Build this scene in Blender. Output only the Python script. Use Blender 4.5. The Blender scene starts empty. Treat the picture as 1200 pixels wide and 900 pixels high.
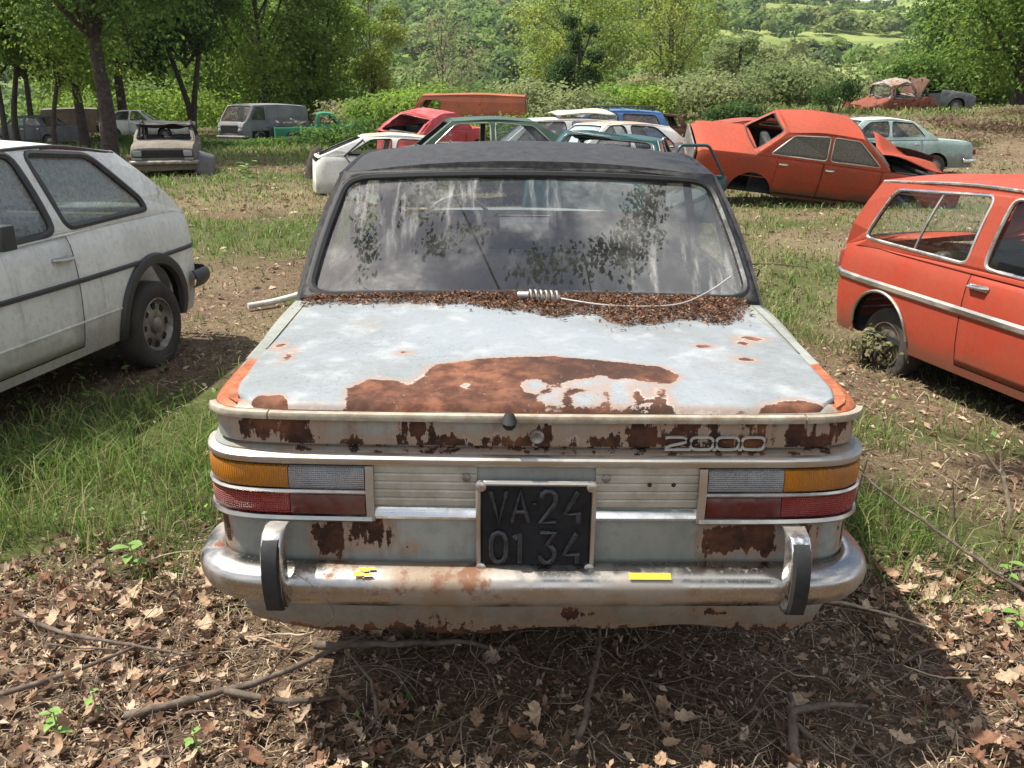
import bpy, bmesh, math, random
import numpy as np
from mathutils import Vector, Matrix, noise as mnoise
from mathutils.geometry import tessellate_polygon

scene = bpy.context.scene
col = scene.collection
R = math.radians
PI = math.pi

# ------------------------------------------------------------------ camera
CAM_H = 1.60
cam_d = bpy.data.cameras.new('camera')
cam_d.sensor_width = 36.0
cam_d.lens = 30.0
cam_d.clip_start = 0.05
cam_d.clip_end = 3000.0
cam = bpy.data.objects.new('camera', cam_d)
col.objects.link(cam)
cam.location = (0, 0, CAM_H)
cam.rotation_euler = (R(90 - 18.0), 0, 0)
scene.camera = cam

# ------------------------------------------------------------------ sky and sun
SUN_EL = R(63)
SUN_AZ = Vector((-0.97, 0.12, 0)).normalized()      # horizontal direction towards the sun
world = bpy.data.worlds.new('World')
scene.world = world
world.use_nodes = True
wn = world.node_tree
for n in list(wn.nodes):
    wn.nodes.remove(n)
w_out = wn.nodes.new('ShaderNodeOutputWorld')
w_bg = wn.nodes.new('ShaderNodeBackground')
w_sky = wn.nodes.new('ShaderNodeTexSky')
w_sky.sky_type = 'NISHITA'
w_sky.sun_disc = False
w_sky.sun_elevation = SUN_EL
w_sky.sun_rotation = math.atan2(SUN_AZ.x, SUN_AZ.y)
w_sky.air_density = 1.0
w_sky.dust_density = 1.5
w_tc = wn.nodes.new('ShaderNodeTexCoord')
w_ns = wn.nodes.new('ShaderNodeTexNoise')
w_ns.inputs['Scale'].default_value = 2.6
w_ns.inputs['Detail'].default_value = 7
w_ns.inputs['Roughness'].default_value = 0.55
w_mr = wn.nodes.new('ShaderNodeMapRange')
w_mr.interpolation_type = 'SMOOTHSTEP'
w_mr.inputs['From Min'].default_value = 0.44
w_mr.inputs['From Max'].default_value = 0.60
w_mx = wn.nodes.new('ShaderNodeMix')
w_mx.data_type = 'RGBA'
w_mx.inputs['B'].default_value = (10.5, 10.6, 10.9, 1)
wn.links.new(w_tc.outputs['Generated'], w_ns.inputs['Vector'])
wn.links.new(w_ns.outputs['Fac'], w_mr.inputs['Value'])
wn.links.new(w_mr.outputs['Result'], w_mx.inputs['Factor'])
wn.links.new(w_sky.outputs['Color'], w_mx.inputs['A'])
wn.links.new(w_mx.outputs['Result'], w_bg.inputs['Color'])
w_bg.inputs['Strength'].default_value = 0.088
wn.links.new(w_bg.outputs['Background'], w_out.inputs['Surface'])

sun_d = bpy.data.lights.new('sun', 'SUN')
sun_d.energy = 5.0
sun_d.angle = R(0.6)
sun_d.color = (1.0, 0.95, 0.86)
sun = bpy.data.objects.new('sun', sun_d)
col.objects.link(sun)
sdir = Vector((SUN_AZ.x * math.cos(SUN_EL), SUN_AZ.y * math.cos(SUN_EL), math.sin(SUN_EL)))
sun.rotation_euler = sdir.to_track_quat('Z', 'Y').to_euler()

scene.view_settings.view_transform = 'Standard'
scene.view_settings.look = 'None'
scene.view_settings.gamma = 1.0
scene.view_settings.use_curve_mapping = False
scene.view_settings.exposure = 0.78
scene.render.engine = 'CYCLES'
scene.cycles.max_bounces = 7
scene.cycles.transparent_max_bounces = 12
scene.cycles.caustics_reflective = False
scene.cycles.caustics_refractive = False

# ------------------------------------------------------------------ helpers
rng = np.random.default_rng(7)
random.seed(7)


def tag(o, label=None, cat=None, group=None, kind=None):
    if label: o['label'] = label
    if cat: o['category'] = cat
    if group: o['group'] = group
    if kind: o['kind'] = kind
    return o


def empty(name, loc=(0, 0, 0), rot=(0, 0, 0)):
    o = bpy.data.objects.new(name, None)
    o.empty_display_size = 0.1
    col.objects.link(o)
    o.location = loc
    o.rotation_euler = rot
    return o


def link_mesh(name, me, parent=None):
    o = bpy.data.objects.new(name, me)
    col.objects.link(o)
    if parent is not None:
        o.parent = parent
    return o


class MB:
    """collects shapes, builds one mesh object"""
    def __init__(s):
        s.v = []; s.f = []

    def add(s, vs, fs):
        b = len(s.v)
        s.v += [tuple(map(float, q)) for q in vs]
        s.f += [tuple(i + b for i in q) for q in fs]
        return s

    def grid(s, P, flip=False, closed=False):
        P = np.asarray(P, float)
        n, m = P.shape[:2]
        fs = []
        for i in range(n - 1):
            for j in range(m if closed else m - 1):
                a = i * m + j; b = i * m + (j + 1) % m
                q = (a, b, b + m, a + m)
                fs.append(q[::-1] if flip else q)
        return s.add(P.reshape(-1, 3), fs)

    def box(s, c, d, rot=None):
        M = rot if rot is not None else Matrix.Identity(3)
        vs = []
        for x in (-.5, .5):
            for y in (-.5, .5):
                for z in (-.5, .5):
                    vs.append(Vector(c) + M @ Vector((x * d[0], y * d[1], z * d[2])))
        return s.add(vs, [(0, 1, 3, 2), (4, 6, 7, 5), (0, 4, 5, 1), (2, 3, 7, 6), (0, 2, 6, 4), (1, 5, 7, 3)])

    def tube(s, pts, r, n=8, closed=False, caps=True, flat=None, up=(0, 0, 1)):
        pts = [Vector(p) for p in pts]
        k = len(pts)
        rs = r if hasattr(r, '__len__') else [r] * k
        rings = []
        prev = None
        for i, p in enumerate(pts):
            if closed:
                t = pts[(i + 1) % k] - pts[i - 1]
            else:
                t = pts[min(i + 1, k - 1)] - pts[max(i - 1, 0)]
            if t.length < 1e-9: t = Vector((0, 1, 0))
            t.normalize()
            u = Vector(up) - t * t.dot(Vector(up))
            if u.length < 1e-3:
                u = Vector((1, 0, 0)) - t * t.x
            if prev is not None and flat is None:
                u2 = prev - t * t.dot(prev)
                if u2.length > 1e-3: u = u2
            u.normalize(); prev = u
            w = t.cross(u)
            fl = flat if flat else 1.0
            rings.append([p + (u * math.cos(2 * PI * j / n) * fl + w * math.sin(2 * PI * j / n)) * rs[i] for j in range(n)])
        b = len(s.v)
        for rg in rings:
            s.v += [tuple(q) for q in rg]
        for i in range(k if closed else k - 1):
            for j in range(n):
                a = b + i * n + j; c = b + i * n + (j + 1) % n
                i2 = (i + 1) % k
                d = b + i2 * n + (j + 1) % n; e = b + i2 * n + j
                s.f.append((a, c, d, e))
        if caps and not closed:
            s.f.append(tuple(b + j for j in range(n))[::-1])
            s.f.append(tuple(b + (k - 1) * n + j for j in range(n)))
        return s

    def lathe(s, prof, c=(0, 0, 0), axis='X', n=28):
        """prof: list of (radius, offset along axis)"""
        P = []
        for r, a in prof:
            row = []
            for j in range(n):
                t = 2 * PI * j / n
                q = (r * math.cos(t), r * math.sin(t))
                if axis == 'X': row.append((c[0] + a, c[1] + q[0], c[2] + q[1]))
                elif axis == 'Y': row.append((c[0] + q[0], c[1] + a, c[2] + q[1]))
                else: row.append((c[0] + q[0], c[1] + q[1], c[2] + a))
            P.append(row)
        return s.grid(P, closed=True)

    def sheet(s, outer, holes, fn):
        """2-D polygon with holes mapped through fn(u, v) -> 3-D"""
        polys = [[Vector((a, b, 0)) for a, b in outer]] + [[Vector((a, b, 0)) for a, b in h] for h in holes]
        tris = tessellate_polygon(polys)
        flat = [q for p in polys for q in p]
        return s.add([fn(q.x, q.y) for q in flat], tris)

    def build(s, name, mat, parent=None, smooth=40, bevel=0, solid=0, attrs=None, subsurf=0, seg=2, offset=-1):
        me = bpy.data.meshes.new(name)
        me.from_pydata(s.v, [], s.f)
        me.validate()
        if mat is not None: me.materials.append(mat)
        if smooth:
            for p in me.polygons: p.use_smooth = True
            me.set_sharp_from_angle(angle=R(smooth))
        if attrs:
            co = np.array(s.v)
            for k, fn in attrs.items():
                a = me.attributes.new(k, 'FLOAT', 'POINT')
                a.data.foreach_set('value', np.asarray(fn(co), dtype=np.float32))
        o = link_mesh(name, me, parent)
        if solid:
            m = o.modifiers.new('solid', 'SOLIDIFY'); m.thickness = solid; m.offset = offset
        if bevel:
            m = o.modifiers.new('bevel', 'BEVEL'); m.width = bevel; m.segments = seg; m.limit_method = 'ANGLE'; m.angle_limit = R(35)
        if subsurf:
            m = o.modifiers.new('sub', 'SUBSURF'); m.levels = subsurf; m.render_levels = subsurf
        return o


def np_mesh(name, V, F, mat, parent=None, colors=None, smooth=False):
    """fast mesh from arrays: F is (n,3) or (n,4)"""
    V = np.asarray(V, np.float32); F = np.asarray(F, np.int32)
    me = bpy.data.meshes.new(name)
    me.vertices.add(len(V)); me.vertices.foreach_set('co', V.ravel())
    k = F.shape[1]
    me.loops.add(F.size); me.loops.foreach_set('vertex_index', F.ravel())
    me.polygons.add(len(F))
    me.polygons.foreach_set('loop_start', np.arange(0, F.size, k, dtype=np.int32))
    me.polygons.foreach_set('loop_total', np.full(len(F), k, np.int32))
    if smooth:
        me.polygons.foreach_set('use_smooth', np.ones(len(F), bool))
    me.update(calc_edges=True)
    if colors is not None:
        a = me.color_attributes.new('tint', 'FLOAT_COLOR', 'POINT')
        c = np.ones((len(V), 4), np.float32); c[:, :3] = colors
        a.data.foreach_set('color', c.ravel())
    if mat is not None: me.materials.append(mat)
    return link_mesh(name, me, parent)


def lerp(a, b, t): return a + (b - a) * t


def interp(tab, x):
    xs = [q[0] for q in tab]; ys = [q[1] for q in tab]
    return float(np.interp(x, xs, ys))


def smooth_interp(tab, x):
    """monotone-ish cubic through a table"""
    xs = np.array([q[0] for q in tab], float); ys = np.array([q[1] for q in tab], float)
    m = np.gradient(ys, xs)
    for i in range(len(xs)):
        if 0 < i < len(xs) - 1:
            a = (ys[i] - ys[i - 1]) / (xs[i] - xs[i - 1]); b = (ys[i + 1] - ys[i]) / (xs[i + 1] - xs[i])
            m[i] = 0 if a * b <= 0 else 2 * a * b / (a + b)
    x = np.clip(x, xs[0], xs[-1])
    i = int(np.clip(np.searchsorted(xs, x) - 1, 0, len(xs) - 2))
    h = xs[i + 1] - xs[i]; t = (x - xs[i]) / h
    return float((2 * t**3 - 3 * t**2 + 1) * ys[i] + (t**3 - 2 * t**2 + t) * h * m[i] + (-2 * t**3 + 3 * t**2) * ys[i + 1] + (t**3 - t**2) * h * m[i + 1])


def rpoly(pts, r=0.04, n=4):
    """round the corners of a 2-D polygon"""
    out = []
    k = len(pts)
    for i in range(k):
        p = Vector(pts[i]); a = Vector(pts[i - 1]); b = Vector(pts[(i + 1) % k])
        da = (a - p); db = (b - p)
        rr = min(r, da.length * .45, db.length * .45)
        s0 = p + da.normalized() * rr; s1 = p + db.normalized() * rr
        for j in range(n + 1):
            t = j / n
            q = s0 * (1 - t)**2 + p * 2 * t * (1 - t) + s1 * t * t
            out.append((q.x, q.y))
    return out


def dense(poly, step):
    out = []
    k = len(poly)
    for i in range(k):
        a = poly[i]; b = poly[(i + 1) % k]
        d = math.hypot(b[0] - a[0], b[1] - a[1]); m = max(1, int(d / step))
        for j in range(m):
            out.append((lerp(a[0], b[0], j / m), lerp(a[1], b[1], j / m)))
    return out


def catmull(pts, per=6):
    pts = [np.array(p, float) for p in pts]
    out = []
    for i in range(len(pts) - 1):
        p0 = pts[max(i - 1, 0)]; p1 = pts[i]; p2 = pts[i + 1]; p3 = pts[min(i + 2, len(pts) - 1)]
        for j in range(per):
            t = j / per
            out.append(.5 * ((2 * p1) + (-p0 + p2) * t + (2 * p0 - 5 * p1 + 4 * p2 - p3) * t * t + (-p0 + 3 * p1 - 3 * p2 + p3) * t**3))
    out.append(pts[-1])
    return out


# value noise for masks and terrain
_perm = np.random.default_rng(3).random((256, 256))


def vnoise(x, y):
    x = np.asarray(x, float); y = np.asarray(y, float)
    xi = np.floor(x).astype(int); yi = np.floor(y).astype(int)
    fx = x - xi; fy = y - yi
    fx = fx * fx * (3 - 2 * fx); fy = fy * fy * (3 - 2 * fy)
    a = _perm[xi % 256, yi % 256]; b = _perm[(xi + 1) % 256, yi % 256]
    c = _perm[xi % 256, (yi + 1) % 256]; d = _perm[(xi + 1) % 256, (yi + 1) % 256]
    return (a * (1 - fx) + b * fx) * (1 - fy) + (c * (1 - fx) + d * fx) * fy


def fbm(x, y, o=4):
    s = 0; a = .5; t = 0
    for i in range(o):
        s = s + a * vnoise(np.asarray(x) * 2**i + 17 * i, np.asarray(y) * 2**i + 31 * i); t += a; a *= .5
    return s / t


def poly_sd(P, poly):
    """signed distance to polygon, positive inside; P (n,2)"""
    poly = np.asarray(poly, float); P = np.asarray(P, float)
    d = np.full(len(P), 1e9); inside = np.zeros(len(P), bool)
    k = len(poly)
    for i in range(k):
        a = poly[i]; b = poly[(i + 1) % k]
        e = b - a; w = P - a
        t = np.clip((w @ e) / max(e @ e, 1e-12), 0, 1)
        d = np.minimum(d, np.hypot(*(w - t[:, None] * e).T))
        c = ((a[1] > P[:, 1]) != (b[1] > P[:, 1])) & (P[:, 0] < (b[0] - a[0]) * (P[:, 1] - a[1]) / (b[1] - a[1] + 1e-12) + a[0])
        inside ^= c
    return np.where(inside, d, -d)


# ------------------------------------------------------------------ materials
class NT:
    def __init__(s, name):
        s.m = bpy.data.materials.new(name); s.m.use_nodes = True
        s.t = s.m.node_tree
        s.b = s.t.nodes['Principled BSDF']; s.o = s.t.nodes['Material Output']
        s._tc = None

    def n(s, typ, **kw):
        q = s.t.nodes.new(typ)
        for k, v in kw.items(): setattr(q, k, v)
        return q

    def ln(s, a, b): s.t.links.new(a, b)

    def obj(s):
        if s._tc is None: s._tc = s.n('ShaderNodeTexCoord').outputs['Object']
        return s._tc

    def put(s, v, sock):
        if isinstance(v, (int, float)): sock.default_value = v
        elif isinstance(v, (tuple, list)): sock.default_value = (*v[:3], 1) if len(sock.default_value) == 4 else v
        else: s.ln(v, sock)

    def noise(s, scale=5, detail=4, rough=.55, off=0, stretch=None, vec=None):
        q = s.n('ShaderNodeTexNoise')
        q.inputs['Scale'].default_value = scale; q.inputs['Detail'].default_value = detail; q.inputs['Roughness'].default_value = rough
        v = vec or s.obj()
        mp = s.n('ShaderNodeMapping'); s.ln(v, mp.inputs['Vector'])
        mp.inputs['Location'].default_value = (off, off * .7, off * 1.3)
        if stretch: mp.inputs['Scale'].default_value = stretch
        s.ln(mp.outputs['Vector'], q.inputs['Vector'])
        return q.outputs['Fac']

    def mr(s, v, a, b, c=0., d=1., smooth=True):
        q = s.n('ShaderNodeMapRange')
        q.interpolation_type = 'SMOOTHSTEP' if smooth else 'LINEAR'
        s.put(v, q.inputs['Value'])
        for k, x in zip(('From Min', 'From Max', 'To Min', 'To Max'), (a, b, c, d)): s.put(x, q.inputs[k])
        return q.outputs['Result']

    def math(s, op, a, b=0.):
        q = s.n('ShaderNodeMath', operation=op)
        s.put(a, q.inputs[0]); s.put(b, q.inputs[1])
        return q.outputs[0]

    def mix(s, f, a, b):
        q = s.n('ShaderNodeMix', data_type='RGBA')
        s.put(f, q.inputs['Factor']); s.put(a, q.inputs['A']); s.put(b, q.inputs['B'])
        return q.outputs['Result']

    def attr(s, name, out='Fac'):
        q = s.n('ShaderNodeAttribute', attribute_name=name)
        return q.outputs[out]

    def sep(s, v):
        q = s.n('ShaderNodeSeparateXYZ'); s.ln(v, q.inputs[0])
        return q.outputs

    def bump(s, h, strength=.3, dist=.01):
        q = s.n('ShaderNodeBump'); q.inputs['Strength'].default_value = strength; q.inputs['Distance'].default_value = dist
        s.ln(h, q.inputs['Height']); s.ln(q.outputs['Normal'], s.b.inputs['Normal'])

    def set(s, **kw):
        names = {'color': 'Base Color', 'rough': 'Roughness', 'metal': 'Metallic', 'spec': 'Specular IOR Level', 'coat': 'Coat Weight', 'trans': 'Transmission Weight', 'alpha': 'Alpha', 'ior': 'IOR'}
        for k, v in kw.items(): s.put(v, s.b.inputs[names[k]])
        return s


RUST_A = (.078, .030, .018); RUST_B = (.200, .084, .047); RUST_C = (.042, .021, .015)


def rust_color(t, off=0, dark=False):
    n = t.noise(22, 6, .65, off)
    n2 = t.noise(5, 4, .6, off + 3)
    if dark:
        return t.mix(t.mr(n2, .50, .75), t.mix(t.mr(n, .35, .65), (.028, .014, .010), (.085, .036, .020)), (.20, .085, .035))
    return t.mix(t.mr(n2, .35, .7), t.mix(t.mr(n, .35, .65), RUST_A, RUST_B), RUST_C)


def paint(name, c, c2=None, rust=.62, off=0., rough=.5, dirt=.35, dirt_z=.5, attr=False, spread=.05, dirtcol=(.10, .075, .05), coat=0.0, grime=.25, prim=False, streak=True, chalk=False):
    """weathered car paint: mottled colour, rust where noise passes the threshold, dirt low down"""
    t = NT(name)
    c2 = c2 or tuple(x * .72 for x in c)
    big = t.noise(1.7, 5, .6, off)
    fine = t.noise(26, 5, .7, off + 5)
    base = t.mix(t.mr(big, .35, .68), c, c2)
    base = t.mix(t.mr(fine, .42, .75, 0, grime), base, tuple(x * .45 for x in c2))
    if streak:
        st = t.noise(9, 4, .6, off + 2, stretch=(1.6, 1.6, .12))
        base = t.mix(t.mr(st, .52, .8, 0, grime), base, dirtcol)
    rn = t.noise(6.5, 9, .68, off + 9)
    if chalk:
        # sun-bleached bloom, lichen specks and faint brown stains
        dn = t.noise(3.2, 5, .6, off + 11)
        sp1 = t.mr(t.noise(120, 4, .75, off + 12), t.mr(dn, .3, .7, .66, .52), .70)
        base = t.mix(t.math('MULTIPLY', sp1, .9), base, (.075, .08, .078))
        base = t.mix(t.mr(t.noise(7, 6, .65, off + 13), .48, .72, 0, .7), base, (.37, .385, .39))
        base = t.mix(t.mr(t.noise(4.5, 6, .6, off + 14), .58, .78, 0, .55), base, (.30, .22, .13))
    if attr:
        a = t.attr('rust')
        rn2 = t.noise(30, 8, .7, off + 4)
        v = t.math('ADD', t.math('MULTIPLY', t.math('SUBTRACT', rn2, .5), spread), a)
        if streak:
            sk = t.noise(16, 6, .65, off + 15, stretch=(2.2, 2.2, .28))
            v = t.math('ADD', v, t.math('MULTIPLY', t.math('SUBTRACT', sk, .5), spread * 1.9))
            stain = t.math('MULTIPLY', t.mr(a, -.06, .01), t.mr(sk, .40, .66))
            base = t.mix(t.math('MULTIPLY', stain, .85), base, t.mix(t.mr(fine, .35, .65), (.30, .125, .045), (.17, .07, .03)))
        v = t.math('ADD', v, t.math('MULTIPLY', t.math('SUBTRACT', t.noise(120, 5, .7, off + 17), .5), .014))
        mask = t.mr(v, -.0012, .0018)
        fleck = t.math('MULTIPLY', t.mr(t.noise(48, 6, .7, off + 18), .635, .655), t.mr(a, .002, .03, 1, .35))
        mask = t.math('MULTIPLY', mask, t.mr(fleck, 0, 1, 1, .15, smooth=False))
        halo = t.mr(t.math('ADD', a, t.math('MULTIPLY', t.math('SUBTRACT', rn, .5), .06)), -.028, .0, 0, .75)
        base = t.mix(halo, base, t.mix(.6, tuple(x * .9 for x in c), (.34, .16, .06)))
        base = t.mix(t.math('MULTIPLY', t.mr(v, -.006, -.002, 0, .5), t.mr(rn, .45, .6)), base, (.50, .48, .43))
        sp = t.mr(rn, rust, rust + .02)
        mask = t.math('MAXIMUM', mask, sp)
    else:
        mask = t.mr(rn, rust, rust + .03)
        base = t.mix(t.mr(rn, rust - .08, rust, 0, .5), base, (.22, .10, .045))
    if prim:
        p = t.math('ADD', t.attr('primer'), t.math('MULTIPLY', t.math('SUBTRACT', rn, .5), .06))
        base = t.mix(t.mr(p, -.002, .004), base, t.mix(t.mr(fine, .35, .65), (.42, .13, .05), (.24, .07, .03)))
    if dirt > 0:
        z = t.sep(t.obj())[2]
        d = t.math('ADD', t.mr(z, 0.1, dirt_z, 1, 0), t.math('SUBTRACT', t.noise(4, 5, .6, off + 1), .62))
        base = t.mix(t.mr(d, .0, .5, 0, dirt), base, dirtcol)
    colr = t.mix(mask, base, rust_color(t, off, attr and streak))
    t.set(color=colr, rough=t.mr(mask, 0, 1, t.mr(fine, .3, .7, rough - .1, rough + .18), .92, smooth=False), coat=coat, spec=.3)
    h = t.math('ADD', t.math('MULTIPLY', mask, -.6), t.math('MULTIPLY', t.noise(60, 4, .6, off), t.mr(mask, 0, 1, .08, .9)))
    t.bump(h, .6 if attr else .35, .004)
    return t.m


def simple(name, c, rough=.6, metal=0., var=.3, scale=12, bump=.15, spec=.5, c2=None, coat=0):
    t = NT(name)
    n = t.noise(scale, 6, .65)
    t.set(color=t.mix(t.mr(n, .3, .7), c, c2 or tuple(x * (1 - var) for x in c)), rough=t.mr(n, .3, .7, max(rough - .1, .02), min(rough + .12, 1)), metal=metal, spec=spec, coat=coat)
    if bump: t.bump(t.noise(scale * 4, 5, .7), bump, .004)
    return t.m


def chrome_mat(name, rustiness=.62, dirt=.3, off=0, rough=.14, base=(.66, .66, .64)):
    t = NT(name)
    n = t.noise(9, 8, .7, off); n2 = t.noise(55, 5, .7, off)
    mask = t.mr(n, rustiness, rustiness + .1)
    d = t.mr(t.noise(3.5, 6, .65, off + 6), .42, .68, 0, dirt)
    d = t.math('MAXIMUM', d, t.mr(n2, .55, .75, 0, .5 * dirt))
    c = t.mix(mask, t.mix(d, base, (.23, .17, .115)), (.17, .075, .035))
    t.set(color=c, metal=t.mr(t.math('MAXIMUM', mask, d), 0, 1, 1, .12, smooth=False), rough=t.mr(t.math('MAXIMUM', mask, d), 0, .6, rough, .62, smooth=False))
    t.bump(t.noise(14, 4, .5, off), .05, .01)
    return t.m


def glass_mat(name, tint=(.75, .80, .80), dust_sheen=.25, dust_sheen_col=(.34, .32, .28), refl=1.0, off=0, streak=False, thr=(.35, .75), ior=1.6, grough=.02, film=.04):
    t = NT(name)
    t.t.nodes.remove(t.b)
    tr = t.n('ShaderNodeBsdfTransparent'); tr.inputs['Color'].default_value = (*tint, 1)
    gl = t.n('ShaderNodeBsdfGlossy'); gl.inputs['Roughness'].default_value = grough
    gl.inputs['Color'].default_value = (refl, refl, refl, 1)
    lw = t.n('ShaderNodeLayerWeight'); lw.inputs['Blend'].default_value = .5
    f0 = ((ior - 1) / (ior + 1))**2
    frv = t.mr(t.math('POWER', lw.outputs['Facing'], 5.0), 0, 1, f0, 1.0, smooth=False)
    m1 = t.n('ShaderNodeMixShader'); t.ln(frv, m1.inputs[0]); t.ln(tr.outputs[0], m1.inputs[1]); t.ln(gl.outputs[0], m1.inputs[2])
    df = t.n('ShaderNodeBsdfDiffuse'); t.put(dust_sheen_col, df.inputs['Color'])
    d = t.mr(t.noise(3.0, 7, .62, off), thr[0], thr[1], 0, 1)
    d2 = t.mr(t.noise(40, 5, .7, off + 2), .35, .75, .45, 1.0)
    f = t.math('MULTIPLY', t.math('MULTIPLY', d, d2), dust_sheen)
    if streak:
        s = t.mr(t.noise(16, 6, .65, off + 4, stretch=(1.2, .16, .16)), .48, .72, 0, 1)
        s = t.math('MULTIPLY', s, t.mr(t.noise(2.2, 4, .5, off + 8), .38, .62))
        f = t.math('MAXIMUM', f, t.math('MULTIPLY', s, dust_sheen * 1.5))
    f = t.math('ADD', f, film)
    m2 = t.n('ShaderNodeMixShader'); t.ln(f, m2.inputs[0]); t.ln(m1.outputs[0], m2.inputs[1]); t.ln(df.outputs[0], m2.inputs[2])
    t.ln(m2.outputs[0], t.o.inputs['Surface'])
    return t.m


def leaf_mat(name, trans=.45, rough=.6, spec=.25):
    t = NT(name)
    c = t.attr('tint', 'Color')
    t.set(color=c, rough=rough, spec=spec)
    tl = t.n('ShaderNodeBsdfTranslucent'); t.ln(c, tl.inputs['Color'])
    m = t.n('ShaderNodeMixShader'); m.inputs[0].default_value = trans
    t.ln(t.b.outputs[0], m.inputs[1]); t.ln(tl.outputs[0], m.inputs[2]); t.ln(m.outputs[0], t.o.inputs['Surface'])
    return t.m


M = {}
M['rubber'] = simple('rubber', (.018, .018, .019), .75, var=.4)
M['tyre'] = simple('tyre', (.022, .021, .020), .85, var=.3, c2=(.06, .05, .042), scale=7)
M['dark'] = simple('dark_interior', (.018, .017, .016), .9)
M['seal'] = simple('seal', (.012, .012, .012), .55, var=.2)
M['plastic'] = simple('black_plastic', (.024, .024, .025), .55, c2=(.05, .048, .045))
M['chrome'] = chrome_mat('chrome', .62, .5)
M['chrome_worn'] = chrome_mat('chrome_worn', .56, .75, 3, .2)
M['alu'] = chrome_mat('dull_aluminium', .66, .75, 5, .32, (.52, .50, .46))
M['steel'] = simple('dusty_steel', (.32, .31, .29), .5, .6, c2=(.14, .11, .08), scale=9)
M['rim_dark'] = simple('rusty_rim', (.20, .18, .16), .5, .5, c2=(.08, .05, .035), scale=14)
M['glass'] = glass_mat('dirty_glass', dust_sheen=.35)
M['bark'] = simple('bark', (.060, .045, .034), .9, c2=(.028, .020, .015), scale=9, bump=.7)
M['bark_pale'] = simple('bark_pale', (.17, .145, .115), .9, c2=(.08, .066, .05), scale=9, bump=.6)
M['leaf'] = leaf_mat('foliage', .55)
M['grass'] = leaf_mat('grass_blades', .35, .55)
M['litter'] = leaf_mat('dry_litter', .18, .8, .15)

# ------------------------------------------------------------------ ground
def sstep(t):
    t = np.clip(t, 0, 1)
    return t * t * (3 - 2 * t)


def gh(x, y):
    x = np.asarray(x, float); y = np.asarray(y, float)
    z = .05 * (fbm(x * .45 + 9, y * .45 + 4, 3) - .5) + .025 * (fbm(x * 2.3, y * 2.3, 3) - .5)
    z = z - .27 * np.exp(-(((x - 3.3) / 1.25)**2 + ((y - 5.6) / 2.6)**2))
    z = z + .05 * np.exp(-((y - 9.0) / .8)**2) * np.exp(-((x + 2.5) / 2.2)**2)
    z = z + 1.15 * sstep((y - 22) / 16) * sstep((x - 4) / 9) + .35 * sstep((y - 20) / 14) * sstep((x + 6) / 6)
    far = np.clip(y - 66, 0, None)
    z = z - far * far * .0012 + .6 * np.clip((y - 26) / 30, 0, 1) * (fbm(x * .06, y * .06, 2) - .5)
    return z


GREEN = [(-1.95, 3.5, .95, .95, 1.15), (-1.5, 4.9, .6, .6, .5), (-3.4, 11.3, 2.7, 1.9, 1.05), (-8.2, 20.5, 4.5, 3.0, .75), (-12, 37, 16, 7, .9), (-5.5, 31, 4, 4, .45),
         (2.25, 4.25, .75, .38, .8), (1.75, 3.05, .75, .5, 1.0), (2.4, 6.6, 1.0, 1.0, .45), (2.9, 10, 1.6, 2.2, .6), (1.6, 7.5, .6, 1.5, .45), (7, 15, 5, 3, .35), (12, 45, 14, 12, .25), (17, 37, 14, 4, .55), (9, 26, 5, 3, .3), (-1.6, 7.0, .9, .7, .35), (-6.5, 15, 2, 1.5, .3), (-3.0, 24, 3, 3, .3), (0, 60, 60, 8, .6)]
STRAW = [(-4.2, 15.6, 4.5, 2.2, .8), (2.6, 9.5, 2.5, 5.0, .7), (7, 18, 6, 6, .7), (14, 32, 12, 10, .45), (-3.5, 18, 3, 3, .5), (1.6, 3.9, .6, .5, .5), (-3.2, 8.0, 1.5, 1.0, .3), (2.1, 2.6, .7, .6, .5)]


def gauss(tab, x, y):
    s = 0
    for cx, cy, rx, ry, a in tab:
        s = s + a * np.exp(-(((x - cx) / rx)**2 + ((y - cy) / ry)**2))
    return s


def green(x, y):
    base = .20 * sstep((y - 3.6) / 2) * (1 - .6 * sstep((x - 5) / 6))
    return np.clip(base + gauss(GREEN, x, y) + (fbm(x * .9 + 3, y * .9, 4) - .52) * 1.5 * np.clip(.5 + gauss(GREEN, x, y), 0, 1), 0, 1)


def straw(x, y):
    return np.clip(.22 * sstep((y - 3.2) / 2) + gauss(STRAW, x, y) + (fbm(x * .7 + 40, y * .7, 4) - .5) * 1.3, 0, 1)


ys = np.concatenate([np.linspace(-9, 1.3, 16, endpoint=False), np.linspace(1.3, 4.6, 120, endpoint=False), np.geomspace(4.6, 150, 190)])
hx = np.sinh(np.linspace(0, 1, 112) * 5.2) / math.sinh(5.2) * 170
xs = np.concatenate([-hx[::-1], hx[1:]])
GX, GY = np.meshgrid(xs, ys)
GZ = gh(GX, GY)
nx, ny = len(xs), len(ys)
idx = np.arange(nx * ny).reshape(ny, nx)
GF = np.stack([idx[:-1, :-1], idx[:-1, 1:], idx[1:, 1:], idx[1:, :-1]], -1).reshape(-1, 4)
t = NT('field_soil')
n1 = t.noise(2.0, 6, .6); n2 = t.noise(14, 8, .7, 3); n3 = t.noise(70, 6, .75, 7)
soil = t.mix(t.mr(n2, .35, .65), (.060, .040, .026), (.155, .105, .068))
soil = t.mix(t.mr(n3, .45, .7), soil, (.26, .185, .12))
soil = t.mix(t.mr(n1, .45, .75, 0, .6), soil, (.045, .03, .02))
st = t.mix(t.mr(n3, .35, .65), (.115, .088, .052), (.235, .182, .110))
gr = t.mix(t.mr(n2, .35, .65), (.045, .055, .020), (.095, .12, .036))
c = t.mix(t.mr(t.math('ADD', t.attr('straw'), t.math('MULTIPLY', t.math('SUBTRACT', n3, .5), 1.1)), .25, .75), soil, st)
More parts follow.
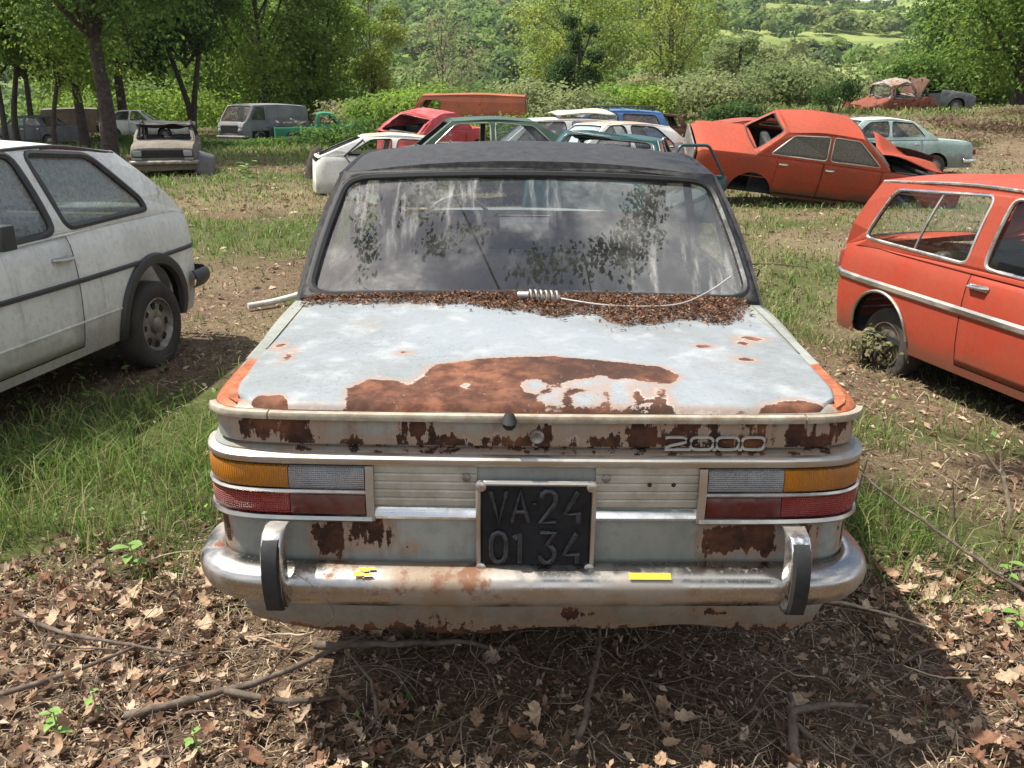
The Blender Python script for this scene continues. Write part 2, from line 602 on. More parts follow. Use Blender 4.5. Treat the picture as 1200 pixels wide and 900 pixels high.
c = t.mix(t.mr(t.math('ADD', t.attr('green'), t.math('MULTIPLY', t.math('SUBTRACT', n2, .5), 1.3)), .25, .8, 0, .9), c, gr)
t.set(color=c, rough=.95, spec=.1)
t.bump(t.math('ADD', t.math('MULTIPLY', n2, .6), t.math('MULTIPLY', n3, .5)), .9, .03)
ground = np_mesh('ground', np.stack([GX, GY, GZ], -1).reshape(-1, 3), GF, t.m, smooth=True)
for nm, fn in (('green', green), ('straw', straw)):
    a = ground.data.attributes.new(nm, 'FLOAT', 'POINT')
    a.data.foreach_set('value', fn(GX, GY).ravel().astype(np.float32))
tag(ground, kind='structure')

# ------------------------------------------------------------------ shared vehicle pieces
def wheel(parent, loc, r=.29, w=.16, rim_r=None, side=1, style='steel', flat=0., mats=('tyre', 'steel'), rot=0.):
    """wheel whose axle runs along x; side=+1 shows its face towards +x"""
    rim_r = rim_r or r * .60
    h = w / 2
    root = MB()
    prof = [(rim_r * .97, h * .80), (rim_r * 1.03, h * .98), (r * .86, h * 1.05), (r * .95, h * .98), (r * .995, h * .72), (r, 0), (r * .995, -h * .72), (r * .95, -h * .98), (rim_r, -h * .9)]
    root.lathe([(a, b * side) for a, b in prof], n=36)
    if flat:
        v = np.array(root.v); lo = -r + flat
        v[:, 2] = np.where(v[:, 2] < lo, lo + (v[:, 2] - lo) * .1, v[:, 2]); root.v = [tuple(q) for q in v]
    ty = root.build('wheel', M[mats[0]], parent, smooth=50)
    ty.location = loc
    rm = MB()
    rr = rim_r
    rp = [(rr * 1.02, h * .93), (rr * .96, h * .96), (rr * .92, h * .74), (rr * .80, h * .55), (rr * .66, h * .60), (rr * .52, h * .72), (rr * .36, h * .66), (rr * .30, h * .62), (rr * .29, h * .86), (rr * .18, h * .93), (.001, h * .95)]
    rm.lathe([(a, b * side) for a, b in rp], n=30)
    ro = rm.build('rim', M[mats[1]], ty, smooth=35)
    if style == 'slots':
        for i in range(8):
            a = 2 * PI * i / 8 + rot
            rad = rr * .70; w2 = rr * .115; cx = side * h * .60
            pts = []
            for u, v2 in ((-1, -.75), (1, -1.05), (1, 1.05), (-1, .75)):
                pts.append((cx + side * .006, math.cos(a) * (rad + u * w2) - math.sin(a) * v2 * w2, math.sin(a) * (rad + u * w2) + math.cos(a) * v2 * w2))
            ho = MB().add(pts + [(cx - side * .02, p[1], p[2]) for p in pts], [(0, 1, 2, 3), (0, 4, 5, 1), (1, 5, 6, 2), (2, 6, 7, 3), (3, 7, 4, 0)])
            ho.build('rim_slot', M['dark'], ty, smooth=0)
    return ty


def seat(parent, x, y, mat, w=.5, h=.62, z=.35, lean=.18, name='seat'):
    """a car seat facing +y: cushion and leaning backrest in one mesh"""
    b = MB()
    b.box((x, y + .22, z), (w, .50, .16))
    rot = Matrix.Rotation(lean, 3, 'X')
    b.box((x, y - .06, z + h * .5), (w * .96, .14, h), rot)
    return b.build(name, mat, parent, bevel=.045, seg=3)


SIDE_PROF = [(0, .945), (.12, .972), (.3, .992), (.5, 1.0), (.68, .998), (.84, .985), (.94, .968), (1, .945)]


class Car:
    """parametric vehicle: rear at y=0, nose at y=L, wheels on z=0. Parts become children of self.root."""
    def __init__(s, name, label, cat, sp, group=None):
        s.sp = sp
        s.root = empty(name)
        tag(s.root, label, cat, group)
        s.paint = sp['paint']; s.P = dict(sp)
        s.prof = sp.get('prof', SIDE_PROF)
        s.body()
        if sp.get('cabin', True): s.cabin()
        s.wheels()

    def place(s, loc, yaw=0, pitch=0, roll=0):
        """yaw: heading turned counter-clockwise from +y; pitch>0 lifts the rear; roll>0 leans to +x"""
        s.root.matrix_world = Matrix.Translation(loc) @ Matrix.Rotation(yaw, 4, 'Z') @ Matrix.Rotation(-pitch, 4, 'X') @ Matrix.Rotation(roll, 4, 'Y')
        return s

    def W(s, y): return smooth_interp(s.sp['plan'], y)
    def top(s, y): return smooth_interp(s.sp['top'], y)

    def bot(s, y):
        z = interp(s.sp['low'], y) if 'low' in s.sp else s.sp['zs']
        for yw in s.sp['wheels']:
            ra = s.sp['arch']
            if abs(y - yw) < ra:
                z = max(z, s.sp['zc'] + math.sqrt(max(ra * ra - (y - yw)**2, 0)))
        return z

    def X(s, y, z):
        zs = s.sp['zs']; u = (z - zs) / max(s.top(y) - zs, .05)
        return s.W(y) * interp(s.prof, min(max(u, 0), 1))

    def cols(s, a, b, step):
        L = s.sp['L']
        q = set(np.linspace(a, b, max(2, int((b - a) / step) + 1)).round(4))
        ra = s.sp['arch']
        for yw in s.sp['wheels']:
            for k in range(-12, 13):
                y = yw + ra * math.sin(k / 12 * PI / 2)
                if a < y < b: q.add(round(y, 4))
            for e in (-ra - .004, ra + .004):
                if a < yw + e < b: q.add(round(yw + e, 4))
        return sorted(q)

    def side(s, mb, a, b, sgn, rows=14, step=.09, z0=None, dx=0.):
        P = []
        for y in s.cols(a, b, step):
            zb = s.bot(y); zt = s.top(y)
            if z0 is not None: zb = max(zb, z0)
            r = []
            for i in range(rows):
                z = lerp(zb, zt, i / (rows - 1))
                r.append((sgn * (s.X(y, z) + dx), y, z))
            P.append(r)
        mb.grid(s.dent(P), flip=(sgn > 0))

    def dent(s, P):
        d = s.sp.get('dent', 0)
        P = np.asarray(P, float)
        if not d: return P
        f = s.sp.get('dent_f', 1.6); sd = s.sp.get('seed', 0) * 7.3
        sh = P.shape
        Q = P.reshape(-1, 3).copy()
        for i in range(len(Q)):
            v = mnoise.noise_vector(Vector((Q[i][0] * f + sd, Q[i][1] * f, Q[i][2] * f)))
            v2 = mnoise.noise_vector(Vector((Q[i][0] * f * 4 + sd, Q[i][1] * f * 4, Q[i][2] * f * 4)))
            Q[i] += d * (np.array(v) + .35 * np.array(v2))
        return Q.reshape(sh)

    def deck(s, mb, a, b, crown=.03, n=14, drop=None):
        P = []
        m = max(3, int((b - a) / .08))
        for i in range(m + 1):
            y = lerp(a, b, i / m)
            w = s.X(y, s.top(y)); zt = s.top(y)
            r = []
            for j in range(n + 1):
                q = -1 + 2 * j / n
                z = zt + crown * (1 - abs(q)**2.6)
                if drop: z += drop(q, y)
                r.append((q * w, y, z))
            P.append(r)
        mb.grid(s.dent(P))

    def cap(s, mb, y, sgn, bulge=.04, n=10, rows=12):
        P = []
        zb = s.bot(y); zt = s.top(y)
        for i in range(rows):
            z = lerp(zb, zt, i / (rows - 1)); w = s.X(y, z)
            P.append([(w * q, y + sgn * bulge * (1 - abs(q)**2.5), z + (.03 * (1 - abs(q)**2.6) if i == rows - 1 else 0)) for q in np.linspace(-1, 1, n + 1)])
        mb.grid(s.dent(P), flip=(sgn > 0))

    def body(s):
        sp = s.sp; L = sp['L']; g = sp['g']
        mb = MB()
        doors = sp.get('doors', [])
        for sgn in (-1, 1):
            y = 0.
            for (a, b) in doors:
                s.side(mb, y, a - .004, sgn)
                # strip of sill under the door
                P = []
                for yy in np.linspace(a - .004, b + .004, 12):
                    P.append([(sgn * s.X(yy, z), yy, z) for z in (s.bot(yy), s.bot(yy) + .03, s.bot(yy) + .055)])
                mb.grid(P, flip=(sgn > 0))
                y = b + .004
            s.side(mb, y, L, sgn)
        if sp.get('boot', True) and g[0] > .12: s.deck(mb, 0, g[0] + .03, sp.get('crown', .03))
        if sp.get('hood', True) and g[3] < L - .1: s.deck(mb, g[3] - .03, L, sp.get('crown', .03))
        if sp.get('rear_cap', True): s.cap(mb, 0, -1, sp.get('bulge', .04))
        if sp.get('front_cap', True): s.cap(mb, L, 1, sp.get('bulge', .04))
        s.body_obj = mb.build('body', s.paint, s.root, smooth=42)
        for (a, b) in doors:
            for sgn in (-1, 1):
                d = MB()
                s.side(d, a + .003, b - .003, sgn, z0=s.bot((a + b) / 2) + .062)
                dob = d.build('door', sp.get('door_paint', s.paint), s.root, smooth=42, solid=.02)
                if sp.get('handles', True):
                    hb = MB()
                    yh = (a + .10) if sp.get('handle_rear', True) else b - .1
                    zh = s.top(yh) - sp.get('handle_drop', .10)
                    x = s.X(yh, zh) + .016
                    hb.tube([(sgn * (x - .016), yh - .07, zh), (sgn * (x + .012), yh - .06, zh), (sgn * (x + .014), yh + .05, zh + .004), (sgn * (x - .016), yh + .075, zh + .004)], .011, 8)
                    hb.box((sgn * (x - .012), yh, zh), (.012, .15, .034))
                    hb.build('door_handle', sp.get('handle_mat', M['chrome']), dob, smooth=40)
        # dark inner shell and floor so that gaps and openings show an interior
        inn = MB()
        for sgn in (-1, 1):
            s.side(inn, .05, L - .05, sgn, rows=5, step=.25, dx=-.055)
        inn.box((0, L / 2, sp['zs'] + .03), (s.W(L / 2) * 1.75, L * .96, .04))
        if g[0] > .2: inn.box((0, g[0], sp['zs'] + .3), (s.W(g[0]) * 1.7, .03, .5))
        if g[3] < L - .3: inn.box((0, g[3] + .02, sp['zs'] + .3), (s.W(g[3]) * 1.7, .03, .5))
        inn.build('inner_shell', M['dark'], s.root, smooth=0)
        if sp.get('seats', True):
            sm = sp.get('seat_mat', M['plastic'])
            yr = g[0] + .42 if not sp.get('estate') else g[0] + .9
            z0 = sp['zs'] + .18
            seat(s.root, 0, yr, sm, w=s.W(yr) * 1.45, z=z0, h=.50, name='rear_seat')
            for sx in (-1, 1):
                seat(s.root, sx * .34, yr + .85, sm, z=z0, name='front_seat', h=.58)
        if sp.get('dash', True):
            d = MB(); yd = g[3] - .28
            d.box((0, yd, s.top(yd) - .10), (s.W(yd) * 1.7, .36, .20))
            d.build('dashboard', M['plastic'], s.root, bevel=.05)
            sw = MB(); c = Vector((-.34 * sp.get('drive', 1), yd - .32, s.top(yd) - .06))
            ring = [c + Vector((.19 * math.cos(a), .07 * math.sin(a), .17 * math.sin(a))) for a in np.linspace(0, 2 * PI, 24, endpoint=False)]
            sw.tube(ring, .012, 6, closed=True)
            sw.tube([c + Vector((-.18, 0, 0)), c + Vector((.18, 0, 0))], .011, 6); sw.tube([c, c + Vector((0, .3, -.12))], .02, 6)
            sw.build('steering_wheel', M['plastic'], s.root)

    def zroof(s, y):
        g = s.sp['g']; z = s.sp['zr']
        return smooth_interp([(g[1], z[0]), ((g[1] + g[2]) / 2, z[1]), (g[2], z[2])], y)

    def wbelt(s, y): return s.X(y, s.top(y)) - .004

    def gx(s, y, z):
        """half width of the cabin side at (y, z)"""
        g = s.sp['g']
        yb = min(max(y, g[0]), g[3]); zb = s.top(yb)
        yr = min(max(y, g[1]), g[2]); zr = s.zroof(yr)
        u = (z - zb) / max(zr - zb, .05)
        bow = .018 * math.sin(PI * min(max(u, 0), 1))
        wr = s.sp['wr'] if not callable(s.sp['wr']) else s.sp['wr'](y)
        return lerp(s.wbelt(yb), wr, u) + bow

    def cabin(s):
        sp = s.sp; g = sp['g']; L = sp['L']
        pm = sp.get('cabin_paint', s.paint)
        zb0, zb3 = s.top(g[0]), s.top(g[3])
        gut = [(y, s.zroof(y)) for y in np.linspace(g[1], g[2], 9)]
        outer = [(g[0], zb0 - .004)] + [(g[0] + (g[1] - g[0]) * k, zb0 + (gut[0][1] - zb0) * k) for k in (.35, .7)] + gut + [(g[2] + (g[3] - g[2]) * k, gut[-1][1] + (zb3 - gut[-1][1]) * k) for k in (.35, .7)] + [(g[3], zb3 - .004)] + [(y, s.top(y) - .004) for y in np.linspace(g[3], g[0], 14)[1:-1]]
        wins = [rpoly(w, sp.get('win_r', .04)) for w in sp.get('wins', [])]
        for sgn in (-1, 1):
            mb = MB()
            mb.sheet(outer, wins, lambda y, z: (sgn * s.gx(y, z), y, z))
            if sgn < 0: mb.f = [q[::-1] for q in mb.f]
            mb.v = [tuple(q) for q in s.dent(mb.v)]
            o = mb.build('window_frame', pm, s.root, smooth=0)
            m = o.modifiers.new('solid', 'SOLIDIFY'); m.thickness = .03; m.offset = 0
            for k, w in enumerate(wins):
                sl = MB()
                ring = [(sgn * (s.gx(y, z) + .006), y, z) for y, z in dense(w, .06)]
                sl.tube(s.dent(ring), sp.get('seal_r', .010), 6, closed=True)
                so = sl.build('window_seal', sp.get('seal_mat', M['seal']), s.root)
                gl = sp.get('glass', [True] * 9)[k]
                if gl:
                    gb = MB(); gb.sheet(w, [], lambda y, z: (sgn * (s.gx(y, z) - .004), y, z))
                    gb.build('side_window', sp.get('glass_mat', M['glass']), s.root, smooth=0)
        # roof
        P = []
        yy = [g[1] - .012] + list(np.linspace(g[1], g[2], 18)) + [g[2] + .012]
        cr = sp.get('roof_crown', .05)
        qs = [-1.012, -1.008] + list(np.sin(np.linspace(-1, 1, 17) * PI / 2)) + [1.008, 1.012]
        for i, y in enumerate(yy):
            yc = min(max(y, g[1]), g[2]); zr = s.zroof(yc)
            wr = s.gx(yc, zr)
            e = .55 if i in (0, len(yy) - 1) else 1.
            r = []
            for q in qs:
                a = min(abs(q), 1)
                z = zr + cr * e * (1 - a**2.2) - (.030 if abs(q) > 1.01 else .004 if abs(q) > 1 else 0) + (-.02 if e < 1 else 0)
                r.append((q * wr, y, z))
            P.append(r)
        rb = MB().grid(s.dent(P))
        if sp.get('roof', True):
            s.roof_obj = rb.build('roof', sp.get('roof_paint', pm), s.root, smooth=50)
        if sp.get('gutter', True):
            for sgn in (-1, 1):
                gt = MB(); gt.tube(s.dent([(sgn * (s.gx(y, s.zroof(y)) + .012), y, s.zroof(y) - .004) for y in np.linspace(g[1], g[2], 12)]), .010, 6)
                gt.build('roof_gutter', sp.get('gutter_mat', pm), s.root)
        s.screen(g[0], g[1], 'rear_window', -1, sp.get('rear_glass', True), sp.get('rear_hole', (.88, .08, .90)), pm)
        s.screen(g[3], g[2], 'windscreen', 1, sp.get('front_glass', True), sp.get('front_hole', (.92, .06, .93)), pm)

    def screen(s, yb, yr, name, sgn, glass, hole, pm):
        sp = s.sp
        zb = s.top(yb) - .002; zr = s.zroof(yr)
        wb = s.gx(yb, zb) - .002; wr = s.gx(yr, zr) - .002
        bulge = sp.get('screen_bulge', .06)

        def fn(a, t, d=0):
            return ((lerp(wb, wr, t) + .012 * math.sin(PI * t)) * a, lerp(yb, yr, t) + sgn * (bulge * (1 - a * a) * (1 - .4 * t) + d), lerp(zb, zr, t) + .02 * (1 - a * a) * (1 - t) + sp.get('roof_crown', .05) * .5 * (1 - a * a) * t)
        ws, t0, t1 = hole
        rx = rpoly([(-ws, t0), (ws, t0), (ws, t1), (-ws, t1)], .12, 5)
        hole_p = dense(rx, .09)
        outer = dense([(-1, 0), (1, 0), (1, 1), (-1, 1)], .1)
        mb = MB(); mb.sheet(outer, [hole_p], fn)
        mb.v = [tuple(q) for q in s.dent(mb.v)]
        o = mb.build(name + '_frame', pm, s.root, smooth=30)
        m = o.modifiers.new('solid', 'SOLIDIFY'); m.thickness = .025; m.offset = 0
        sl = MB(); sl.tube(s.dent([fn(a, t, .01) for a, t in hole_p]), sp.get('screen_seal', .014), 6, closed=True)
        sl.build(name + '_seal', sp.get('screen_seal_mat', M['seal']), s.root)
        if glass:
            P = [[fn(a * ws * 1.01, lerp(t0 - .005, t1 + .005, k), -.004) for a in np.linspace(-1, 1, 13)] for k in np.linspace(0, 1, 7)]
            MB().grid(P).build(name, sp.get(name + '_mat', sp.get('glass_mat', M['glass'])), s.root, smooth=60)

    def wheels(s):
        sp = s.sp
        miss = sp.get('no_wheel', [])
        for i, yw in enumerate(sp['wheels']):
            for sgn in (-1, 1):
                if miss == 'all' or (i, sgn) in miss: continue
                x = s.W(yw) - sp.get('wheel_in', .11)
                wheel(s.root, (sgn * x, yw, sp.get('wheel_z', sp['zc'])), sp.get('wr_', .29), sp.get('ww', .15), sp.get('rim'), sgn, sp.get('style', 'steel'), mats=sp.get('wheel_mats', ('tyre', 'steel')), rot=.3 * i)

    def bumper(s, end=-1, z=.45, h=.10, w=None, mat=None, wrap=.28, off=.07, name='bumper', t=.025):
        sp = s.sp; L = sp['L']
        y0 = 0 if end < 0 else L
        w = w or max(s.W(y0 - end * -.0) , s.W(abs(y0 - .12))) + .03
        sg = -1 if end < 0 else 1
        path = catmull([(-w - .01, y0 - sg * wrap), (-w, y0 - sg * .06), (-w + .07, y0 + sg * off * .75), (-w * .55, y0 + sg * off), (0, y0 + sg * (off + .02)), (w * .55, y0 + sg * off), (w - .07, y0 + sg * off * .75), (w, y0 - sg * .06), (w + .01, y0 - sg * wrap)], 5)
        P = []
        k = len(path)
        for i in range(k):
            p = path[i]; tn = path[min(i + 1, k - 1)] - path[max(i - 1, 0)]; tn = tn / np.linalg.norm(tn)
            nrm = np.array((tn[1], -tn[0])) * (1 if sg < 0 else -1)
            row = []
            for a in np.linspace(-1, 1, 9):
                o = t * (1 - abs(a)**2.5)
                row.append((p[0] + nrm[0] * o, p[1] + nrm[1] * o, z + a * h / 2))
            P.append(row)
        return MB().grid(P, flip=(sg < 0)).build(name, mat or M['chrome_worn'], s.root, smooth=60, solid=.004)

    def strip(s, z, a, b, r=.012, sgns=(-1, 1), mat=None, name='side_trim', flat=None, out=.006, follow=False, sag=0):
        for sgn in sgns:
            mb = MB()
            pts = []
            for y in np.linspace(a, b, 30):
                zz = z(y) if callable(z) else z
                pts.append((sgn * (s.X(y, zz) + out), y, zz))
            mb.tube(pts, r, 6, flat=flat)
            mb.build(name, mat or M['chrome'], s.root)

# ------------------------------------------------------------------ the rusting grey saloon in front
M['saloon'] = paint('saloon_paint', (.305, .315, .285), (.215, .22, .19), rust=.69, off=1, rough=.42, dirt=.55, dirt_z=.62, attr=True, prim=True, spread=.055, grime=.35)
M['lid'] = paint('boot_lid_paint', (.245, .272, .292), (.195, .207, .21), rust=.735, off=2.3, rough=.45, chalk=True, dirt=0, attr=True, prim=True, spread=.035, grime=.22, streak=False)
M['vinyl'] = simple('black_vinyl', (.014, .014, .015), .50, c2=(.050, .047, .045), scale=24, bump=.5, spec=.2)
M['cream'] = simple('cream_moulding', (.42, .38, .30), .45, c2=(.24, .19, .13), scale=20)


def lens_mat(name, c, dark, wave=None, rough=.18):
    t = NT(name)
    n = t.noise(18, 5, .6)
    dst = t.mr(t.noise(6, 7, .7, 4), .42, .72, 0, .35)
    t.set(color=t.mix(dst, t.mix(t.mr(n, .4, .75, 0, .6), c, dark), (.22, .17, .12)), rough=t.mr(n, .4, .7, rough, rough + .35), spec=.5)
    if wave:
        w = t.n('ShaderNodeTexWave', bands_direction='X'); w.inputs['Scale'].default_value = wave
        t.ln(t.obj(), w.inputs['Vector'])
        h = w.outputs['Fac']
        if name.startswith('clear') or name.startswith('red_r'):
            w2 = t.n('ShaderNodeTexWave', bands_direction='Z'); w2.inputs['Scale'].default_value = wave
            t.ln(t.obj(), w2.inputs['Vector']); h = t.math('ADD', h, w2.outputs['Fac'])
        t.bump(h, .8, .006)
    return t.m


M['amber'] = lens_mat('amber_lens', (.55, .20, .010), (.30, .10, .01), 55)
M['clear'] = lens_mat('clear_lens', (.42, .42, .43), (.25, .25, .26), 60)
M['red'] = lens_mat('red_reflector', (.36, .018, .014), (.16, .01, .01), 60)
M['darkred'] = lens_mat('dark_red_lens', (.085, .006, .009), (.05, .005, .006), None)
M['rear_glass'] = glass_mat('streaked_rear_glass', (.80, .84, .84), .34, (.50, .49, .46), 1.0, 2, True, (.44, .72), 2.0, .003, .02)  # dirt film, with whitened streaks painted in as bright sky reflections
M['plate'] = simple('plate_black', (.008, .010, .014), .42, c2=(.017, .018, .021), scale=25, spec=.25)
M['plate_char'] = simple('plate_character_black', (.018, .021, .026), .26, c2=(.045, .046, .048), scale=40, spec=.45)
M['yellow'] = simple('yellow_sticker', (.70, .46, .03), .5)
M['wire'] = simple('grey_wire', (.45, .43, .40), .4, .3)


class Saloon(Car):
    ETAB = [(.31, .050), (.36, .030), (.42, .014), (.48, .004), (.56, 0), (.80, 0), (.905, .004), (.918, .010), (.929, .024), (.934, .042), (.937, .07)]

    def X(s, y, z):
        zt = s.top(y)
        return s.W(y) - interp(s.ETAB, z - (zt - .937) * min(max((z - .6) / .33, 0), 1))

    def wbelt(s, y): return super().wbelt(y) + .032

    def body(s):
        right = [(0, 0), (.2, .001), (.4, .004), (.6, .010), (.70, .022), (.752, .046), (.783, .090), (.798, .17), (.806, .30), (.812, .45)]
        c = catmull(right, 8)
        pts = [np.array((-p[0], p[1])) for p in c[::-1][:-1]] + c
        s.pc = np.array(pts)
        tg = np.gradient(s.pc, axis=0); tg /= np.linalg.norm(tg, axis=1)[:, None]
        s.pn = np.stack([tg[:, 1], -tg[:, 0]], 1)
        sl = np.concatenate([[0], np.cumsum(np.linalg.norm(np.diff(s.pc, axis=0), axis=1))])
        s.ps = sl - sl[len(sl) // 2]
        root = s.root
        # ---- body: swept rear with corners
        lens = np.linspace(s.ps[0], s.ps[-1], 200)
        rows = [.318, .335, .37, .41, .46, .50, .54, .58, .62, .66, .70, .74, .78, .815, .828]
        P = []
        for sv in lens:
            r = []
            for z in rows:
                e = interp(s.ETAB, z)
                zz = z
                if z < .4: zz = z + .012 * math.sin(sv * 5) + .006 * math.sin(sv * 17 + 1)
                r.append(s.at(sv, -e, zz))
            for e, z in ((.028, .832), (.030, .838), (.0125, .841), (.0110, .86), (.0105, .88), (.0115, .903)):
                k = min(max((s.at(sv, 0, 0)[1] - .30) / -.15, 0), 1)
                r.append(s.at(sv, -lerp(interp(s.ETAB, z), e, k), z))
            for e, z in ((.010, .912), (.014, .923), (.024, .930), (.042, .934)):
                r.append(s.at(sv, -e, z))
            P.append(r)
        mb = MB().grid(P)

        def deckz(x, y): return .934 + .036 * y + .022 * max(0, 1 - (x / .76)**2) * min(1, max(y, 0) / .25)
        s.deckz = deckz
        # fender tops: from the swept edge to the lid
        def lidw(y): return interp([(-.05, .70), (.05, .722), (.15, .742), (.4, .748), (.7, .742), (1.02, .715)], y)
        for sg in (-1, 1):
            Pf = []
            for y in np.linspace(.045, 1.05, 40):
                xo = s.edge_x(y) - .040 if y < .45 else s.W(y) - .040
                xi = lidw(y) - .015
                zo = .934 + (s.top(y) - .937)
                Pf.append([(sg * lerp(xo, xi, q), y, lerp(zo, deckz(xi, y) - .004, q)) for q in np.linspace(0, 1, 4)])
            mb.grid(Pf, flip=(sg < 0))
        L = s.sp['L']; g = s.sp['g']
        for sg in (-1, 1):
            s.side(mb, .45, L, sg, rows=18)
        s.deck(mb, g[3] - .03, L, .03)
        s.cap(mb, L, 1, .05)

        blobs = [(-.50, .60, .035, .045), (-.49, .645, .02, .03), (-.405, .605, .055, .03), (-.40, .645, .035, .03), (-.30, .575, .012, .012), (.455, .60, .05, .04), (.53, .62, .05, .05), (.57, .585, .03, .03), (.665, .60, .014, .05), (-.77, .62, .018, .06), (.78, .60, .012, .04), (.10, .38, .04, .014), (-.2, .375, .05, .012), (.45, .385, .04, .012),
                 (-.69, .875, .016, .035), (-.64, .88, .03, .03), (-.575, .875, .03, .035), (-.555, .85, .035, .02), (-.42, .845, .05, .012), (-.28, .885, .03, .022), (-.2, .847, .11, .014), (-.04, .849, .10, .016), (.02, .87, .025, .03), (.16, .85, .05, .02), (.24, .868, .05, .040), (.33, .86, .05, .03), (.46, .85, .09, .022), (.60, .868, .03, .034), (.66, .852, .06, .02), (.40, .895, .14, .01), (-.60, .898, .09, .012), (.72, .89, .03, .02)]

        def rust_field(co):
            x, y, z = co[:, 0], co[:, 1], co[:, 2]
            f = np.full(len(co), -.06)
            rear = y < .28
            for bx, bz, rx, rz in blobs:
                d = np.hypot((x - bx) / rx, (z - bz) / rz)
                f = np.where(rear, np.maximum(f, (1 - d) * min(rx, rz) * 1.2), f)
            f = np.where(rear & (z < .37), np.maximum(f, (.326 - z)), f)
            f = np.where((y > .6) & (z < .45), np.maximum(f, (.42 - z) * .5), f)
            return np.clip(f, -.06, .06)

        def prim_field(co):
            x, y, z = np.abs(co[:, 0]), co[:, 1], co[:, 2]
            f = np.minimum(.035 - np.abs(z - .935), np.minimum(y - .015, .36 - y))
            f = np.where(x > .70, f, -.06)
            f2 = np.where((z < .75) & (x > .70) & (y < .14), .02 - np.abs(z - .62) * .2, -.06)
            return np.clip(f, -.06, .06)
        s.body_obj = mb.build('body', s.paint, root, smooth=35, attrs={'rust': rust_field, 'primer': prim_field})

        # ---- boot lid
        P = []
        xs_ = np.sin(np.linspace(-1, 1, 91) * PI / 2 * .96) / math.sin(PI / 2 * .96)
        vs_ = np.concatenate([[0, .004, .010, .018, .030], np.linspace(.045, 1, 70)])
        for v in vs_:
            r = []
            for q in xs_:
                x0 = q * .735
                yr = s.rear_y(x0) + .013
                y = lerp(yr, 1.03, v)
                x = q * lidw(y)
                y += .05 * max(0, abs(q) - .93) / .07 * (1 - v)**8
                edge = max(0, 1 - v / .02)
                z = deckz(x, y) + .003 - .016 * edge**2 - .010 * max(0, (abs(q) - .985) / .015)
                z += .0015 * math.sin(x * 9 + y * 4)
                r.append((x, y, z))
            P.append(r)
        patch = [(-0.431, -0.05), (-0.457, 0.109), (-0.411, 0.168), (-0.357, 0.162), (-0.301, 0.132), (-0.26, 0.257), (-0.14, 0.304), (0.041, 0.324), (0.207, 0.29), (0.326, 0.263), (0.364, 0.205), (0.331, 0.148), (0.28, 0.160), (0.237, 0.178), (0.192, 0.17), (0.165, 0.203), (0.141, 0.178), (0.054, 0.142), (0.031, 0.064), (0.02, -0.05)]
        spots = [(.477, .456, .022, .016), (.57, .353, .02, .015), (.641, .553, .03, .02), (.60, .50, .015, .02), (.264, .693, .02, .02), (-.708, .456, .012, .02), (-.35, .367, .014, .012), (-.66, .35, .01, .03), (.10, .10, .03, .012), (.30, .09, .012, .05), (.24, .06, .01, .06), (.16, .07, .01, .08), (.07, .05, .012, .06)]

        def lid_rust(co):
            x, y = co[:, 0], co[:, 1]
            f = poly_sd(np.stack([x, y], 1), patch)
            for bx, by, r_ in ((-.005, .125, .032), (-.17, .13, .012), (.02, .06, .022)):
                f = np.minimum(f, np.hypot(x - bx, (y - by) * .75) - r_)
            for bx, by, rx, ry in spots:
                f = np.maximum(f, (1 - np.hypot((x - bx) / rx, (y - by) / ry)) * min(rx, ry))
            yr = np.array([s.rear_y(q) for q in x]) + .013
            e = y - yr
            amp = .002 + .046 * np.clip((fbm(x * 8 + 5, x * 0 + 2, 3) - .50) * 6, 0, 1)
            amp = np.where((x > .03) & (x < .26), .012, amp)
            f = np.maximum(f, amp - e - .004)
            f = np.maximum(f, np.where(y > .97, .0 + (y - .985) * .8, -.06))
            return np.clip(f, -.06, .06)

        def lid_prim(co):
            x, y = co[:, 0], co[:, 1]
            f = np.minimum(np.abs(x) - .728, .25 - y)
            w = .022 - np.hypot((x + .60) * .35, (y - .36)) * .3
            return np.clip(np.maximum(f, -.06), -.06, .06)
        MB().grid(P).build('boot_lid', M['lid'], root, smooth=40, attrs={'rust': lid_rust, 'primer': lid_prim})

        # ---- cream moulding round the lid edge
        for a, b in ((-.815, -.628), (-.624, .624), (.628, .815)):
            s.ribbon([(-.006, .904), (.004, .905), (.006, .913), (.003, .921), (-.012, .922)], a, b, 'edge_moulding', M['cream'], 60)
        for x in (-.06, .245 - .245,):
            pass
        mb = MB(); p = s.at(-.065, .012, .913); mb.tube([(p[0], p[1] + .01, p[2] - .012), (p[0], p[1] - .006, p[2]), (p[0], p[1] + .004, p[2] + .014)], [.016, .018, .012], 9)
        mb.build('rubber_stop', M['rubber'], root)
        # lock
        p = s.at(.0, -.010, .868); mb = MB(); mb.lathe([(.017, 0), (.017, -.010), (.013, -.014), (.007, -.012), (.001, -.010)], c=p, axis='Y', n=18)
        mb.build('boot_lock', M['steel'], root)
        # 2000 badge, drawn as strokes
        bx0, bz0, cw, ch = .300, .838, .0520, .031
        gap = .0085
        bd = MB()
        y0 = .006
        def P3(x, z): return (x, s.rear_y(x) + .004, z)
        two = [(.0, .92), (.12, 1), (.75, 1), (.95, .88), (.95, .62), (.72, .5), (.25, .32), (.04, .12), (.0, 0), (1.12, 0)]
        bd.tube([P3(bx0 + a * cw, bz0 + b * ch) for a, b in two], .0042, 6, flat=.9)
        for k in range(1, 4):
            x0 = bx0 + k * (cw + gap)
            zero = rpoly([(0, 0), (1, 0), (1, 1), (0, 1)], .32, 4)
            bd.tube([P3(x0 + a * cw, bz0 + b * ch) for a, b in zero], .0042, 6, closed=True, flat=.9)
            bd.tube([P3(x0 - gap, bz0), P3(x0, bz0)], .004, 6)
